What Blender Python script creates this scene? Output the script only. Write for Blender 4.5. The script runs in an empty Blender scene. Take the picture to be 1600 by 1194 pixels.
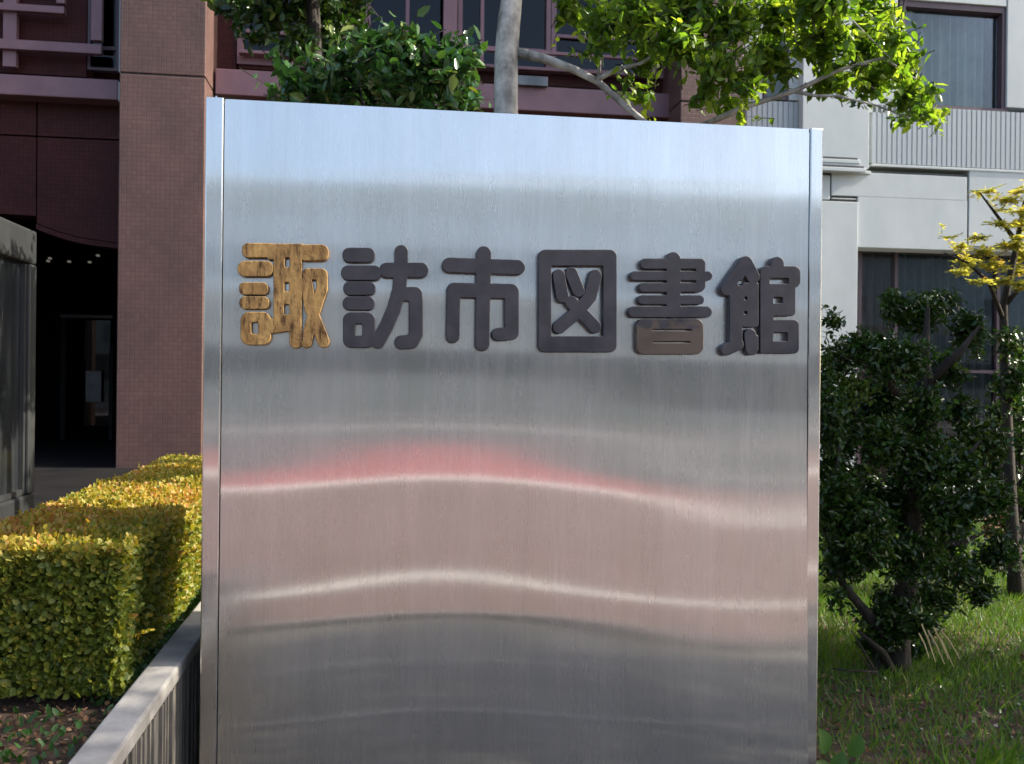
import bpy, math, random
import numpy as np
from mathutils import Matrix, Vector
random.seed(7)
RNG = np.random.default_rng(11)
C = bpy.context.scene.collection
sc = bpy.context.scene

# ------------------------------------------------------------------ camera, light, exposure
F, YAW, ROLL, EYE = 1443.0, math.radians(8.1), math.radians(0.6), 1.5
cam_d = bpy.data.cameras.new('camera'); cam = bpy.data.objects.new('camera', cam_d); C.objects.link(cam)
cam_d.sensor_width = 36; cam_d.lens = 36 * F / 1600; cam_d.clip_start = 0.05; cam_d.clip_end = 3000
cam_d.dof.use_dof = True; cam_d.dof.focus_distance = 3.05; cam_d.dof.aperture_fstop = 7.0
cam.matrix_world = (Matrix.Translation((0, 0, EYE)) @ Matrix.Rotation(-YAW, 4, 'Z')
                    @ Matrix.Rotation(math.pi/2, 4, 'X') @ Matrix.Rotation(ROLL, 4, 'Z'))
sc.camera = cam
SUN_EL, SUN_AZ = math.radians(36), math.radians(95)      # azimuth clockwise from +Y
w = bpy.data.worlds.new('World'); sc.world = w; w.use_nodes = True
nt = w.node_tree; nt.nodes.clear()
sky = nt.nodes.new('ShaderNodeTexSky'); sky.sky_type = 'NISHITA'; sky.sun_disc = False
sky.sun_elevation = SUN_EL; sky.sun_rotation = SUN_AZ; sky.air_density = 1.0; sky.dust_density = 3.5; sky.ozone_density = 1.0
bg = nt.nodes.new('ShaderNodeBackground'); bg.inputs['Strength'].default_value = 0.15
wo = nt.nodes.new('ShaderNodeOutputWorld')
nt.links.new(sky.outputs[0], bg.inputs['Color']); nt.links.new(bg.outputs[0], wo.inputs['Surface'])
sd = bpy.data.lights.new('sun', 'SUN'); sd.energy = 4.6; sd.angle = math.radians(0.53); sd.color = (1.0, 0.92, 0.78)
so = bpy.data.objects.new('sun', sd); C.objects.link(so)
sdir = Vector((math.sin(SUN_AZ)*math.cos(SUN_EL), math.cos(SUN_AZ)*math.cos(SUN_EL), math.sin(SUN_EL)))
so.rotation_euler = sdir.to_track_quat('Z', 'Y').to_euler(); so.location = (8, 1, 8)
sc.view_settings.view_transform = 'Standard'; sc.view_settings.look = 'None'
sc.view_settings.gamma = 1; sc.view_settings.use_curve_mapping = False
sc.view_settings.exposure = 1.25

# ------------------------------------------------------------------ measuring: a point of the photograph on the plane y = Y
def at(u, v, Y):
    du, dv = u - 800.0, 597.0 - v
    a = (du*math.cos(ROLL) - dv*math.sin(ROLL)) / F
    b = (du*math.sin(ROLL) + dv*math.cos(ROLL)) / F
    s, c = math.sin(YAW), math.cos(YAW)
    z = Y / (c - s*a)
    return Vector((z*(s + c*a), Y, EYE + z*b))

# ------------------------------------------------------------------ materials
def newmat(name):
    m = bpy.data.materials.new(name); m.use_nodes = True
    return m, m.node_tree.nodes, m.node_tree.links, m.node_tree.nodes['Principled BSDF']
def ramp(N, stops):
    r = N.new('ShaderNodeValToRGB'); e = r.color_ramp.elements
    while len(e) < len(stops): e.new(0.5)
    for k, (p, c) in enumerate(stops): e[k].position = p; e[k].color = (*c, 1)
    return r
def coords(N, L, scale):
    tc = N.new('ShaderNodeTexCoord'); mp = N.new('ShaderNodeMapping'); mp.inputs['Scale'].default_value = scale
    L.new(tc.outputs['Object'], mp.inputs['Vector']); return mp
def noise(N, L, vec, scale, detail=5, rough=0.6):
    n = N.new('ShaderNodeTexNoise'); n.inputs['Scale'].default_value = scale; n.inputs['Detail'].default_value = detail
    n.inputs['Roughness'].default_value = rough; L.new(vec.outputs[0], n.inputs['Vector']); return n
def plain(name, c1, c2, scale=8, rough=0.6, bump=0.1, stretch=(1, 1, 1), metal=0.0, bdist=0.01, spec=0.5, lo=0.35, hi=0.65):
    m, N, L, P = newmat(name)
    mp = coords(N, L, stretch); n = noise(N, L, mp, scale)
    r = ramp(N, [(lo, c1), (hi, c2)]); L.new(n.outputs['Fac'], r.inputs[0]); L.new(r.outputs[0], P.inputs['Base Color'])
    n2 = noise(N, L, mp, scale*6, 6)
    b = N.new('ShaderNodeBump'); b.inputs['Strength'].default_value = bump; b.inputs['Distance'].default_value = bdist
    L.new(n2.outputs['Fac'], b.inputs['Height']); L.new(b.outputs[0], P.inputs['Normal'])
    P.inputs['Roughness'].default_value = rough; P.inputs['Metallic'].default_value = metal
    P.inputs['Specular IOR Level'].default_value = spec
    return m

def steel_mat(name, rough=0.105, tint=(0.70, 0.70, 0.705)):
    m, N, L, P = newmat(name)
    P.inputs['Metallic'].default_value = 1.0
    P.inputs['Anisotropic'].default_value = 1.0
    tg = N.new('ShaderNodeTangent'); tg.direction_type = 'UV_MAP'; tg.uv_map = 'UVMap'
    L.new(tg.outputs[0], P.inputs['Tangent'])
    fine = coords(N, L, (1.0, 1.0, 0.012)); nf = noise(N, L, fine, 420, 4, 0.7)      # vertical brushing
    wide = coords(N, L, (1.0, 1.0, 0.05)); nw = noise(N, L, wide, 22, 4, 0.6)
    blot = coords(N, L, (1, 1, 0.45)); nb = noise(N, L, blot, 4.0, 5, 0.6)
    mixn = N.new('ShaderNodeMath'); mixn.operation = 'MULTIPLY_ADD'; mixn.inputs[1].default_value = 0.5
    L.new(nf.outputs['Fac'], mixn.inputs[0])
    hw = N.new('ShaderNodeMath'); hw.operation = 'MULTIPLY'; hw.inputs[1].default_value = 0.5
    L.new(nw.outputs['Fac'], hw.inputs[0]); L.new(hw.outputs[0], mixn.inputs[2])
    r = ramp(N, [(0.30, tuple(t*0.92 for t in tint)), (0.70, tuple(min(1, t*1.06) for t in tint))])
    L.new(mixn.outputs[0], r.inputs[0])
    r2 = ramp(N, [(0.3, (0.90, 0.90, 0.88)), (0.65, (1, 1, 1))]); L.new(nb.outputs['Fac'], r2.inputs[0])
    mm = N.new('ShaderNodeMix'); mm.data_type = 'RGBA'; mm.blend_type = 'MULTIPLY'; mm.inputs[0].default_value = 1
    L.new(r.outputs[0], mm.inputs[6]); L.new(r2.outputs[0], mm.inputs[7]); L.new(mm.outputs[2], P.inputs['Base Color'])
    rr = N.new('ShaderNodeMapRange'); rr.inputs['To Min'].default_value = rough*0.88; rr.inputs['To Max'].default_value = rough*1.15
    L.new(nb.outputs['Fac'], rr.inputs['Value']); L.new(rr.outputs[0], P.inputs['Roughness'])
    b = N.new('ShaderNodeBump'); b.inputs['Strength'].default_value = 0.35; b.inputs['Distance'].default_value = 0.0005
    L.new(nf.outputs['Fac'], b.inputs['Height']); L.new(b.outputs[0], P.inputs['Normal'])
    # soft haze of the worn surface: a second, much rougher lobe
    P2 = N.new('ShaderNodeBsdfPrincipled'); P2.inputs['Metallic'].default_value = 1; P2.inputs['Roughness'].default_value = 0.42
    P2.inputs['Anisotropic'].default_value = .7; L.new(tg.outputs[0], P2.inputs['Tangent']); L.new(mm.outputs[2], P2.inputs['Base Color'])
    sv = coords(N, L, (1.0, 1.0, 0.10)); ns = noise(N, L, sv, 9, 6, 0.7)
    fr = N.new('ShaderNodeMapRange'); fr.inputs['From Min'].default_value = .35; fr.inputs['From Max'].default_value = .7; fr.inputs['To Min'].default_value = 0.18; fr.inputs['To Max'].default_value = 0.36
    L.new(ns.outputs['Fac'], fr.inputs['Value'])
    mx = N.new('ShaderNodeMixShader'); L.new(fr.outputs[0], mx.inputs[0]); L.new(P.outputs[0], mx.inputs[1]); L.new(P2.outputs[0], mx.inputs[2])
    L.new(mx.outputs[0], N['Material Output'].inputs['Surface'])
    return m
STEEL = steel_mat('brushed_steel')
STEEL_DULL = plain('dull_steel', (0.10, 0.105, 0.11), (0.2, 0.2, 0.2), 5, 0.38, 0.05, (1, 1, .3), metal=0.8)
CASE_FR = plain('case_frame_steel', (0.025, 0.028, 0.029), (0.05, 0.053, 0.053), 3, 0.5, 0.05, (1, 1, .4), metal=0.3)
LET_DARK = plain('weathered_dark_letter', (0.026, 0.025, 0.032), (0.046, 0.043, 0.053), 14, 0.5, 0.10, bdist=0.002, spec=0.4)
LET_BROWN = plain('brown_letter', (0.045, 0.035, 0.035), (0.15, 0.095, 0.06), 10, 0.6, 0.4, (1, 1, 2), bdist=0.003, spec=0.3, lo=.45, hi=.62)
LET_GOLD = plain('tan_gold_letter', (0.27, 0.155, 0.055), (0.50, 0.32, 0.12), 11, 0.62, 0.5, bdist=0.003, spec=0.3, lo=.35, hi=.62)
LET_EDGE = plain('letter_mounting_edge', (0.02, 0.018, 0.02), (0.06, 0.04, 0.03), 20, 0.8, 0.2)
RUBBER = plain('dark_gap', (0.012, 0.012, 0.014), (0.02, 0.02, 0.02), 10, 0.8)

def tile_mat(name, c1, c2, grout, tw=0.05, th=0.05, spec=.4):
    m, N, L, P = newmat(name)
    tc = N.new('ShaderNodeTexCoord'); sx = N.new('ShaderNodeSeparateXYZ'); L.new(tc.outputs['Object'], sx.inputs[0])
    ad = N.new('ShaderNodeMath'); ad.operation = 'ADD'; L.new(sx.outputs[0], ad.inputs[0]); L.new(sx.outputs[1], ad.inputs[1])
    cx = N.new('ShaderNodeCombineXYZ'); L.new(ad.outputs[0], cx.inputs[0]); L.new(sx.outputs[2], cx.inputs[1])
    br = N.new('ShaderNodeTexBrick'); br.offset = 0.0; br.inputs['Scale'].default_value = 1
    br.inputs['Brick Width'].default_value = tw; br.inputs['Row Height'].default_value = th
    br.inputs['Mortar Size'].default_value = 0.0032; br.inputs['Mortar Smooth'].default_value = 0.2
    br.inputs['Color1'].default_value = (*c1, 1); br.inputs['Color2'].default_value = (*c2, 1); br.inputs['Mortar'].default_value = (*grout, 1)
    L.new(cx.outputs[0], br.inputs['Vector'])
    nn = N.new('ShaderNodeTexNoise'); nn.inputs['Scale'].default_value = 1.6; nn.inputs['Detail'].default_value = 6; L.new(tc.outputs['Object'], nn.inputs['Vector'])
    r = ramp(N, [(0.3, (0.72, 0.72, 0.74)), (0.7, (1.1, 1.06, 1.02))]); L.new(nn.outputs['Fac'], r.inputs[0])
    mm = N.new('ShaderNodeMix'); mm.data_type = 'RGBA'; mm.blend_type = 'MULTIPLY'; mm.inputs[0].default_value = 1
    L.new(br.outputs['Color'], mm.inputs[6]); L.new(r.outputs[0], mm.inputs[7]); L.new(mm.outputs[2], P.inputs['Base Color'])
    b = N.new('ShaderNodeBump'); b.invert = True; b.inputs['Strength'].default_value = 0.6; b.inputs['Distance'].default_value = 0.003
    L.new(br.outputs['Fac'], b.inputs['Height']); L.new(b.outputs[0], P.inputs['Normal'])
    P.inputs['Roughness'].default_value = 0.55; P.inputs['Specular IOR Level'].default_value = spec
    return m
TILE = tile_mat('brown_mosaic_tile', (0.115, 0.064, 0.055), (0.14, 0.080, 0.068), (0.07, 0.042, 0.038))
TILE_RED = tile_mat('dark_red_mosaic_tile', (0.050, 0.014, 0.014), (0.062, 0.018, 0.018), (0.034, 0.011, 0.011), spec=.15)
MAUVE = plain('mauve_painted_metal', (0.16, 0.085, 0.105), (0.20, 0.11, 0.13), 3, 0.45, 0.03)
MAUVE_D = plain('dark_plum_metal', (0.06, 0.035, 0.05), (0.08, 0.048, 0.062), 3, 0.45, 0.03)
WHITE = plain('pale_grey_concrete', (0.42, 0.465, 0.47), (0.52, 0.565, 0.565), 1.6, 0.75, 0.12, lo=0.3, hi=0.7, stretch=(1, 1, .6))
WHITE_R = plain('ribbed_pale_concrete', (0.36, 0.40, 0.42), (0.44, 0.48, 0.50), 2.5, 0.8, 0.12, stretch=(1, 1, .3))
JOINT = plain('dark_joint', (0.06, 0.06, 0.065), (0.09, 0.09, 0.09), 5, 0.9)
CURT = plain('grey_curtain', (0.50, 0.55, 0.48), (0.66, 0.70, 0.62), 4, 0.9, 0.1)
CURT_B = plain('warm_brown_curtain', (0.09, 0.05, 0.038), (0.13, 0.075, 0.05), 4, 0.9, 0.1)
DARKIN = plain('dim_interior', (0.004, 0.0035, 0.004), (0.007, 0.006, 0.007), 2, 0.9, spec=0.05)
PAPER = plain('white_paper', (0.2, 0.2, 0.2), (0.26, 0.26, 0.26), 6, 0.8)
CONC = plain('kerb_concrete', (0.27, 0.255, 0.235), (0.42, 0.40, 0.37), 6, 0.85, 0.35, bdist=0.006)
CONC_R = plain('kerb_ribbed_concrete', (0.13, 0.12, 0.10), (0.24, 0.22, 0.19), 9, 0.9, 0.5, (1, 1, .4), bdist=0.008)
SOIL = plain('dark_soil', (0.045, 0.028, 0.018), (0.12, 0.075, 0.05), 14, 0.95, 0.9, bdist=0.03)
BARK_L = plain('pale_smooth_bark', (0.16, 0.15, 0.135), (0.58, 0.55, 0.50), 11, 0.85, 0.5, (1, 1, .8), bdist=0.012)
BARK_D = plain('dark_bark', (0.016, 0.013, 0.011), (0.05, 0.040, 0.032), 16, 0.9, 0.7, (1, 1, .3), bdist=0.02)
ASPH = plain('asphalt', (0.04, 0.042, 0.047), (0.065, 0.066, 0.07), 3, 0.85, 0.4, bdist=0.005)
FORE = plain('grey_forecourt_concrete', (0.085, 0.082, 0.076), (0.115, 0.11, 0.10), 2, 0.85, 0.3)
PINK = plain('pink_paving', (0.105, 0.068, 0.061), (0.14, 0.090, 0.080), 1.2, 0.85, 0.2)
REDL = plain('red_coated_paving', (0.22, 0.055, 0.058), (0.29, 0.085, 0.085), 0.6, 0.8, 0.2)
LINE = plain('white_road_paint', (0.62, 0.60, 0.55), (0.8, 0.78, 0.74), 4, 0.7, 0.2)
GRND = plain('ground_soil_and_lawn', (0.035, 0.06, 0.015), (0.09, 0.12, 0.035), 1.4, 0.95, 0.6, bdist=0.03)
PALEB = plain('far_pale_render', (0.68, 0.76, 0.82), (0.78, 0.84, 0.88), 0.4, 0.8, 0.05)
FARGR = plain('far_green', (0.04, 0.07, 0.02), (0.08, 0.11, 0.035), 1.0, 0.9, 0.5)
def glass_mat(name, tint, refl=0.12):
    m, N, L, P = newmat(name); N.remove(P)
    tr = N.new('ShaderNodeBsdfTransparent'); tr.inputs[0].default_value = (*tint, 1)
    gl = N.new('ShaderNodeBsdfGlossy'); gl.inputs['Roughness'].default_value = 0.02; gl.inputs['Color'].default_value = (.55, .6, .65, 1)
    fr = N.new('ShaderNodeFresnel'); fr.inputs[0].default_value = 1.52
    ad = N.new('ShaderNodeMath'); ad.operation = 'ADD'; ad.inputs[1].default_value = refl; L.new(fr.outputs[0], ad.inputs[0])
    mx = N.new('ShaderNodeMixShader'); L.new(ad.outputs[0], mx.inputs[0]); L.new(tr.outputs[0], mx.inputs[1]); L.new(gl.outputs[0], mx.inputs[2])
    L.new(mx.outputs[0], N['Material Output'].inputs['Surface']); return m
GLASS = glass_mat('window_glass', (0.88, 0.9, 0.9), -0.01)
GLASS_D = glass_mat('dark_window_glass', (0.3, 0.29, 0.28), 0.0)
def case_glass():
    m, N, L, P = newmat('smeared_case_glass')
    mp = coords(N, L, (1, 3, 0.5)); n = noise(N, L, mp, 4, 6, .65)
    r = ramp(N, [(0.42, (0.012, 0.014, 0.016)), (0.62, (0.028, 0.031, 0.034)), (.8, (.12, .12, .115))]); L.new(n.outputs['Fac'], r.inputs[0]); L.new(r.outputs[0], P.inputs['Base Color'])
    P.inputs['Roughness'].default_value = 0.22; return m
CASEG = case_glass()
def lamp_mat():
    m, N, L, P = newmat('lit_downlight'); P.inputs['Base Color'].default_value = (.05, .05, .05, 1); P.inputs['Emission Color'].default_value = (1, .93, .8, 1); P.inputs['Emission Strength'].default_value = 0.06; return m
LAMP = lamp_mat()

def leaf_mat(name, stops, rough=0.4, trans=0.45, trans_tint=(1.5, 1.5, 0.6), spec=0.5):
    m, N, L, P = newmat(name)
    at_ = N.new('ShaderNodeAttribute'); at_.attribute_name = 'tint'
    tc = N.new('ShaderNodeTexCoord'); nz = N.new('ShaderNodeTexNoise'); nz.inputs['Scale'].default_value = 60; L.new(tc.outputs['Object'], nz.inputs['Vector'])
    ad = N.new('ShaderNodeMath'); ad.operation = 'MULTIPLY_ADD'; ad.inputs[1].default_value = 0.12; L.new(nz.outputs['Fac'], ad.inputs[0]); L.new(at_.outputs['Fac'], ad.inputs[2])
    r = ramp(N, stops); L.new(ad.outputs[0], r.inputs[0]); L.new(r.outputs[0], P.inputs['Base Color'])
    P.inputs['Roughness'].default_value = rough; P.inputs['Specular IOR Level'].default_value = spec
    t = N.new('ShaderNodeBsdfTranslucent')
    mc = N.new('ShaderNodeMix'); mc.data_type = 'RGBA'; mc.blend_type = 'MULTIPLY'; mc.inputs[0].default_value = 1; mc.inputs[7].default_value = (*trans_tint, 1)
    L.new(r.outputs[0], mc.inputs[6]); L.new(mc.outputs[2], t.inputs[0])
    mx = N.new('ShaderNodeMixShader'); mx.inputs[0].default_value = trans
    L.new(P.outputs[0], mx.inputs[1]); L.new(t.outputs[0], mx.inputs[2]); L.new(mx.outputs[0], N['Material Output'].inputs['Surface'])
    return m
LF_TREE = leaf_mat('bright_tree_leaf', [(0, (0.03, 0.08, 0.010)), (.5, (0.12, 0.22, 0.026)), (1, (0.28, 0.36, 0.05))], 0.38, 0.6)
LF_GLOSS = leaf_mat('glossy_dark_leaf', [(0, (0.02, 0.065, 0.018)), (.6, (0.045, 0.12, 0.03)), (1, (0.22, 0.26, 0.05))], 0.26, 0.22, (1.3, 1.4, .6), 0.7)
LF_DARK = leaf_mat('dark_green_leaf', [(0, (0.010, 0.032, 0.004)), (.6, (0.032, 0.080, 0.010)), (1, (0.12, 0.18, 0.025))], 0.32, 0.25, (1.3, 1.4, .6), 0.6)
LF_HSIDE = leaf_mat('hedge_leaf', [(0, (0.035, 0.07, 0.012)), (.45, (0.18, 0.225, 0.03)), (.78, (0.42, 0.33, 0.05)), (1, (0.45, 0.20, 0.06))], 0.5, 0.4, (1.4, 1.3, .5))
LF_MAPLE = leaf_mat('yellow_maple_leaf', [(0, (0.30, 0.38, 0.08)), (.55, (0.60, 0.60, 0.17)), (1, (0.66, 0.50, 0.14))], 0.5, 0.5, (1.3, 1.2, .5))
LF_GRASS = leaf_mat('grass_blade', [(0, (0.03, 0.09, 0.010)), (.7, (0.10, 0.21, 0.022)), (1, (0.22, 0.27, 0.05))], 0.5, 0.4, (1.4, 1.3, .5))
LF_DRY = leaf_mat('dry_leaf', [(0, (0.06, 0.03, 0.018)), (.6, (0.2, 0.11, 0.06)), (1, (0.42, 0.32, 0.2))], 0.8, 0.15, (1, 1, 1), 0.2)
LF_PLANT = leaf_mat('fresh_broad_leaf', [(0, (0.02, 0.06, 0.012)), (.55, (.04, .11, .022)), (1, (0.09, 0.17, 0.04))], 0.4, 0.3)

# ------------------------------------------------------------------ objects
def link(name, me, mat=None, parent=None):
    o = bpy.data.objects.new(name, me); C.objects.link(o)
    if mat is not None and me is not None and not me.materials: me.materials.append(mat)
    if parent is not None: o.parent = parent
    return o
def tag(o, label=None, cat=None, group=None, kind=None):
    if label: o['label'] = label
    if cat: o['category'] = cat
    if group: o['group'] = group
    if kind: o['kind'] = kind
    return o
def thing(name, label, cat, loc=(0, 0, 0), group=None):
    o = bpy.data.objects.new(name, None); C.objects.link(o); o.location = loc; o.empty_display_size = 0.1
    tag(o, label, cat, group); return o
OFF = {}
class MB:
    def __init__(s): s.v = []; s.f = []
    def box(s, x0, x1, y0, y1, z0, z1):
        k = len(s.v)
        s.v += [(x0,y0,z0),(x1,y0,z0),(x1,y1,z0),(x0,y1,z0),(x0,y0,z1),(x1,y0,z1),(x1,y1,z1),(x0,y1,z1)]
        s.f += [tuple(k+i for i in q) for q in ((0,3,2,1),(4,5,6,7),(0,1,5,4),(1,2,6,5),(2,3,7,6),(3,0,4,7))]; return s
    def prism(s, pts, y0, y1):                     # polygon in x, z (counter-clockwise seen from -y)
        k = len(s.v); n = len(pts)
        s.v += [(x, y0, z) for x, z in pts] + [(x, y1, z) for x, z in pts]
        s.f += [tuple(k+i for i in range(n)), tuple(k+n+i for i in reversed(range(n)))]
        s.f += [(k+i, k+n+i, k+n+(i+1) % n, k+(i+1) % n) for i in range(n)]; return s
    def tube(s, pts, rad, seg=10):
        pts = [Vector(p) for p in pts]; k = len(s.v); n = len(pts)
        for i, p in enumerate(pts):
            d = (pts[min(i+1, n-1)] - pts[max(i-1, 0)]).normalized()
            a = d.cross(Vector((0, 1, 0.13))).normalized(); b = d.cross(a)
            for j in range(seg):
                t = 2*math.pi*j/seg; r = rad[i]*(1+0.05*math.sin(j*2.1+i*1.7))
                s.v.append(tuple(p + a*math.cos(t)*r + b*math.sin(t)*r))
        for i in range(n-1):
            for j in range(seg):
                s.f.append((k+i*seg+j, k+i*seg+(j+1) % seg, k+(i+1)*seg+(j+1) % seg, k+(i+1)*seg+j))
        s.f.append(tuple(k+j for j in reversed(range(seg)))); s.f.append(tuple(k+(n-1)*seg+j for j in range(seg))); return s
    def build(s, name, mat, parent=None, smooth=False, bevel=0, kind=None, org=None):
        o3 = Vector(org) if org is not None else (Vector(parent.matrix_world.translation) if False else Vector((0, 0, 0)))
        me = bpy.data.meshes.new(name); me.from_pydata([tuple(Vector(q)-o3) for q in s.v], [], s.f); me.update()
        if smooth: me.polygons.foreach_set('use_smooth', [True]*len(me.polygons))
        o = link(name, me, mat, None)
        if parent is not None:
            o.parent = parent; o.location = o3 - parent.location
            p = parent.parent
            while p is not None: o.location -= p.location; p = p.parent
        else: o.location = o3
        if bevel:
            md = o.modifiers.new('bevel', 'BEVEL'); md.width = bevel; md.segments = 2; md.limit_method = 'ANGLE'
        if kind: o['kind'] = kind
        return o
def box(name, b, mat, parent=None, bevel=0, kind=None):
    return MB().box(*b).build(name, mat, parent, bevel=bevel, kind=kind)
def rect(u0, v0, u1, v1, Y, depth):               # an area of the photograph on plane Y as a box going back by depth
    a = at(u0, (v0+v1)/2, Y).x; b = at(u1, (v0+v1)/2, Y).x
    um = (u0+u1)/2
    return (a, b, Y, Y+depth, at(um, v1, Y).z, at(um, v0, Y).z)
def slab(name, u0, v0, u1, v1, Y, depth, mat, parent, bevel=0.004):
    return box(name, rect(u0, v0, u1, v1, Y, depth), mat, parent, bevel)

# ------------------------------------------------------------------ leaves
LEAF = (np.array([(0,0,0),(-.24,.28,.05),(-.20,.66,.04),(0,1,-.06),(.20,.66,.04),(.24,.28,.05),(0,.45,-.03)], float),
        [(0,6,1),(1,6,2),(2,6,3),(3,6,4),(4,6,5),(5,6,0)])
ROUND = (np.array([(0,0,0),(-.34,.3,.05),(-.28,.75,.03),(0,1,-.03),(.28,.75,.03),(.34,.3,.05)], float), [(0,3,2,1),(0,5,4,3)])
BLADE = (np.array([(-.035,0,0),(.035,0,0),(-.025,.55,.03),(.025,.55,.03),(0,1,.16)], float), [(0,1,3,2),(2,3,4)])
STAR = (np.array([(0,0,0),(-.5,.2,.0),(-.12,.36,.03),(-.42,.75,0),(-.08,.6,.03),(0,1.1,-.04),(.08,.6,.03),(.42,.75,0),(.12,.36,.03),(.5,.2,0)], float),
        [(0,2,1),(0,4,2),(2,4,3),(0,6,4),(4,6,5),(0,8,6),(6,8,7),(0,9,8)])
def unit(a): return a / np.maximum(np.linalg.norm(a, axis=-1, keepdims=True), 1e-9)
def leaf_mesh(name, pts, axis, nrm, size, tint, tpl, wide=1.0):
    tv, tf = tpl; n = len(pts); k = len(tv)
    axis = unit(axis); x = unit(np.cross(axis, nrm)); z = np.cross(x, axis)
    V = (pts[:, None, :] + size[:, None, None]*(tv[None, :, 0:1]*wide*x[:, None, :] + tv[None, :, 1:2]*axis[:, None, :] + tv[None, :, 2:3]*z[:, None, :])).reshape(-1, 3)
    loops = np.array([i for f in tf for i in f]); lens = np.array([len(f) for f in tf])
    L = (loops[None, :] + (np.arange(n)*k)[:, None]).ravel(); T = np.tile(lens, n); S = np.concatenate([[0], np.cumsum(T)[:-1]])
    me = bpy.data.meshes.new(name); me.vertices.add(len(V)); me.vertices.foreach_set('co', V.ravel())
    me.loops.add(len(L)); me.loops.foreach_set('vertex_index', L.astype(np.int32))
    me.polygons.add(len(T)); me.polygons.foreach_set('loop_start', S.astype(np.int32)); me.polygons.foreach_set('loop_total', T.astype(np.int32))
    at_ = me.attributes.new('tint', 'FLOAT', 'POINT'); at_.data.foreach_set('value', np.repeat(tint, k).astype(np.float32))
    me.update(calc_edges=True); return me
def leaves(name, parent, pts, axis, nrm, size, tint, mat, tpl=LEAF, single=0, part='leaf'):
    """the leaves nearest the camera as parts of their own, the rest joined"""
    pts = np.asarray(pts); tint = np.clip(tint, 0, 1)
    base = Vector((0, 0, 0)); p = parent
    while p is not None: base += p.location; p = p.parent
    if single:
        q = pts - np.array([0, 0, EYE]); s, c = math.sin(YAW), math.cos(YAW)
        dep = q[:, 0]*s + q[:, 1]*c; lat = q[:, 0]*c - q[:, 1]*s
        u = 800 + F*lat/dep; v = 597 - F*q[:, 2]/dep
        key = dep + np.where((u > -10) & (u < 1610) & (v > -10) & (v < 1204), 0, 1000)
        order = np.argsort(key); one, rest = order[:single], order[single:]
        variants = []
        for t in range(6):
            me = leaf_mesh(part, np.zeros((1, 3)), np.array([[0, 1, 0.]]), np.array([[0, 0, 1.]]), np.array([1.0]), np.array([(t+.5)/6]), tpl)
            me.materials.append(mat); variants.append(me)
        for i in one:
            a = Vector(axis[i]).normalized(); x = a.cross(Vector(nrm[i])).normalized(); z = x.cross(a)
            o = bpy.data.objects.new(part, variants[min(5, int(tint[i]*6))]); C.objects.link(o); o.parent = parent
            M = Matrix((x, a, z)).transposed().to_4x4(); sc_ = size[i]
            o.matrix_basis = Matrix.Translation(Vector(pts[i]) - base) @ M @ Matrix.Diagonal((sc_, sc_, sc_, 1))
    else: rest = np.arange(len(pts))
    if len(rest) == 0: return None
    me = leaf_mesh(name, pts[rest] - np.array(base), axis[rest], nrm[rest], size[rest], tint[rest], tpl)
    o = link(name, me, mat, parent); o['kind'] = 'stuff'; return o
def rnd(n, s=1.0): return RNG.normal(0, s, (n, 3))
def clump_leaves(clumps, n_total, Yr, size, tint_mu, twig=9, up=0.5, droop=0.0, shell=0.75, tv=0.2, flat=1.0):
    """clumps: (u, v, ru, rv[, Y][, tint shift]); twigs inside an ellipsoid each, leaves along every twig"""
    areas = np.array([c[2]*c[3] for c in clumps], float); areas /= areas.sum()
    P_, A_, N_, S_, T_ = [], [], [], [], []
    twigs = []
    for c, ar in zip(clumps, areas):
        Y = c[4] if len(c) > 4 and c[4] else RNG.uniform(*Yr); dt = c[5] if len(c) > 5 else 0
        ctr = np.array(at(c[0], c[1], Y)); k = Y/F; rad = np.array([c[2]*k, 0.75*(c[2]+c[3])*0.5*k*1.2, c[3]*k])
        nt_ = max(2, int(n_total*ar/twig))
        d = unit(rnd(nt_)); r = shell + (1-shell)*RNG.random((nt_, 1)); r = r*np.where(RNG.random((nt_, 1)) < .35, RNG.random((nt_, 1)), 1)
        tip = ctr + d*rad*r*1.05
        dirv = unit(d*np.array([1, 1, .7]) + rnd(nt_, .5) + np.array([0, 0, .15-droop]))
        dirv = unit(dirv*np.array([1, 1, flat])); ln = size*RNG.uniform(2.0, 3.6, nt_)
        for j in range(nt_):
            st = tip[j] - dirv[j]*ln[j]; twigs.append((st, tip[j]))
            m = twig + int(RNG.integers(-2, 3)); t = np.linspace(.1, 1, m)
            p = st + (tip[j]-st)*t[:, None] + rnd(m, size*.08)
            ax = unit(dirv[j]*.6 + rnd(m, .75) + np.array([0, 0, -droop])); ax[:, 2] *= flat
            nn = unit(np.array([0, 0, up]) + rnd(m, .55))
            P_.append(p); A_.append(ax); N_.append(nn); S_.append(size*RNG.uniform(.65, 1.2, m))
            T_.append(np.full(m, tint_mu+dt+RNG.normal(0, tv)) + RNG.normal(0, tv*.5, m))
    return np.concatenate(P_), np.concatenate(A_), np.concatenate(N_), np.concatenate(S_), np.concatenate(T_), twigs
def twig_mesh(name, twigs, mat, parent, r=0.003, every=1):
    m = MB()
    for a, b in twigs[::every]:
        a, b = Vector(a), Vector(b); d = (b-a).normalized(); x = d.cross(Vector((.3, .2, 1))).normalized()*r; y = d.cross(x).normalized()*r; k = len(m.v)
        m.v += [tuple(a+x), tuple(a-x*.5+y*.8), tuple(a-x*.5-y*.8), tuple(b)]; m.f += [(k, k+1, k+3), (k+1, k+2, k+3), (k+2, k, k+3)]
    return m.build(name, mat, parent, kind='stuff')

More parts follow.
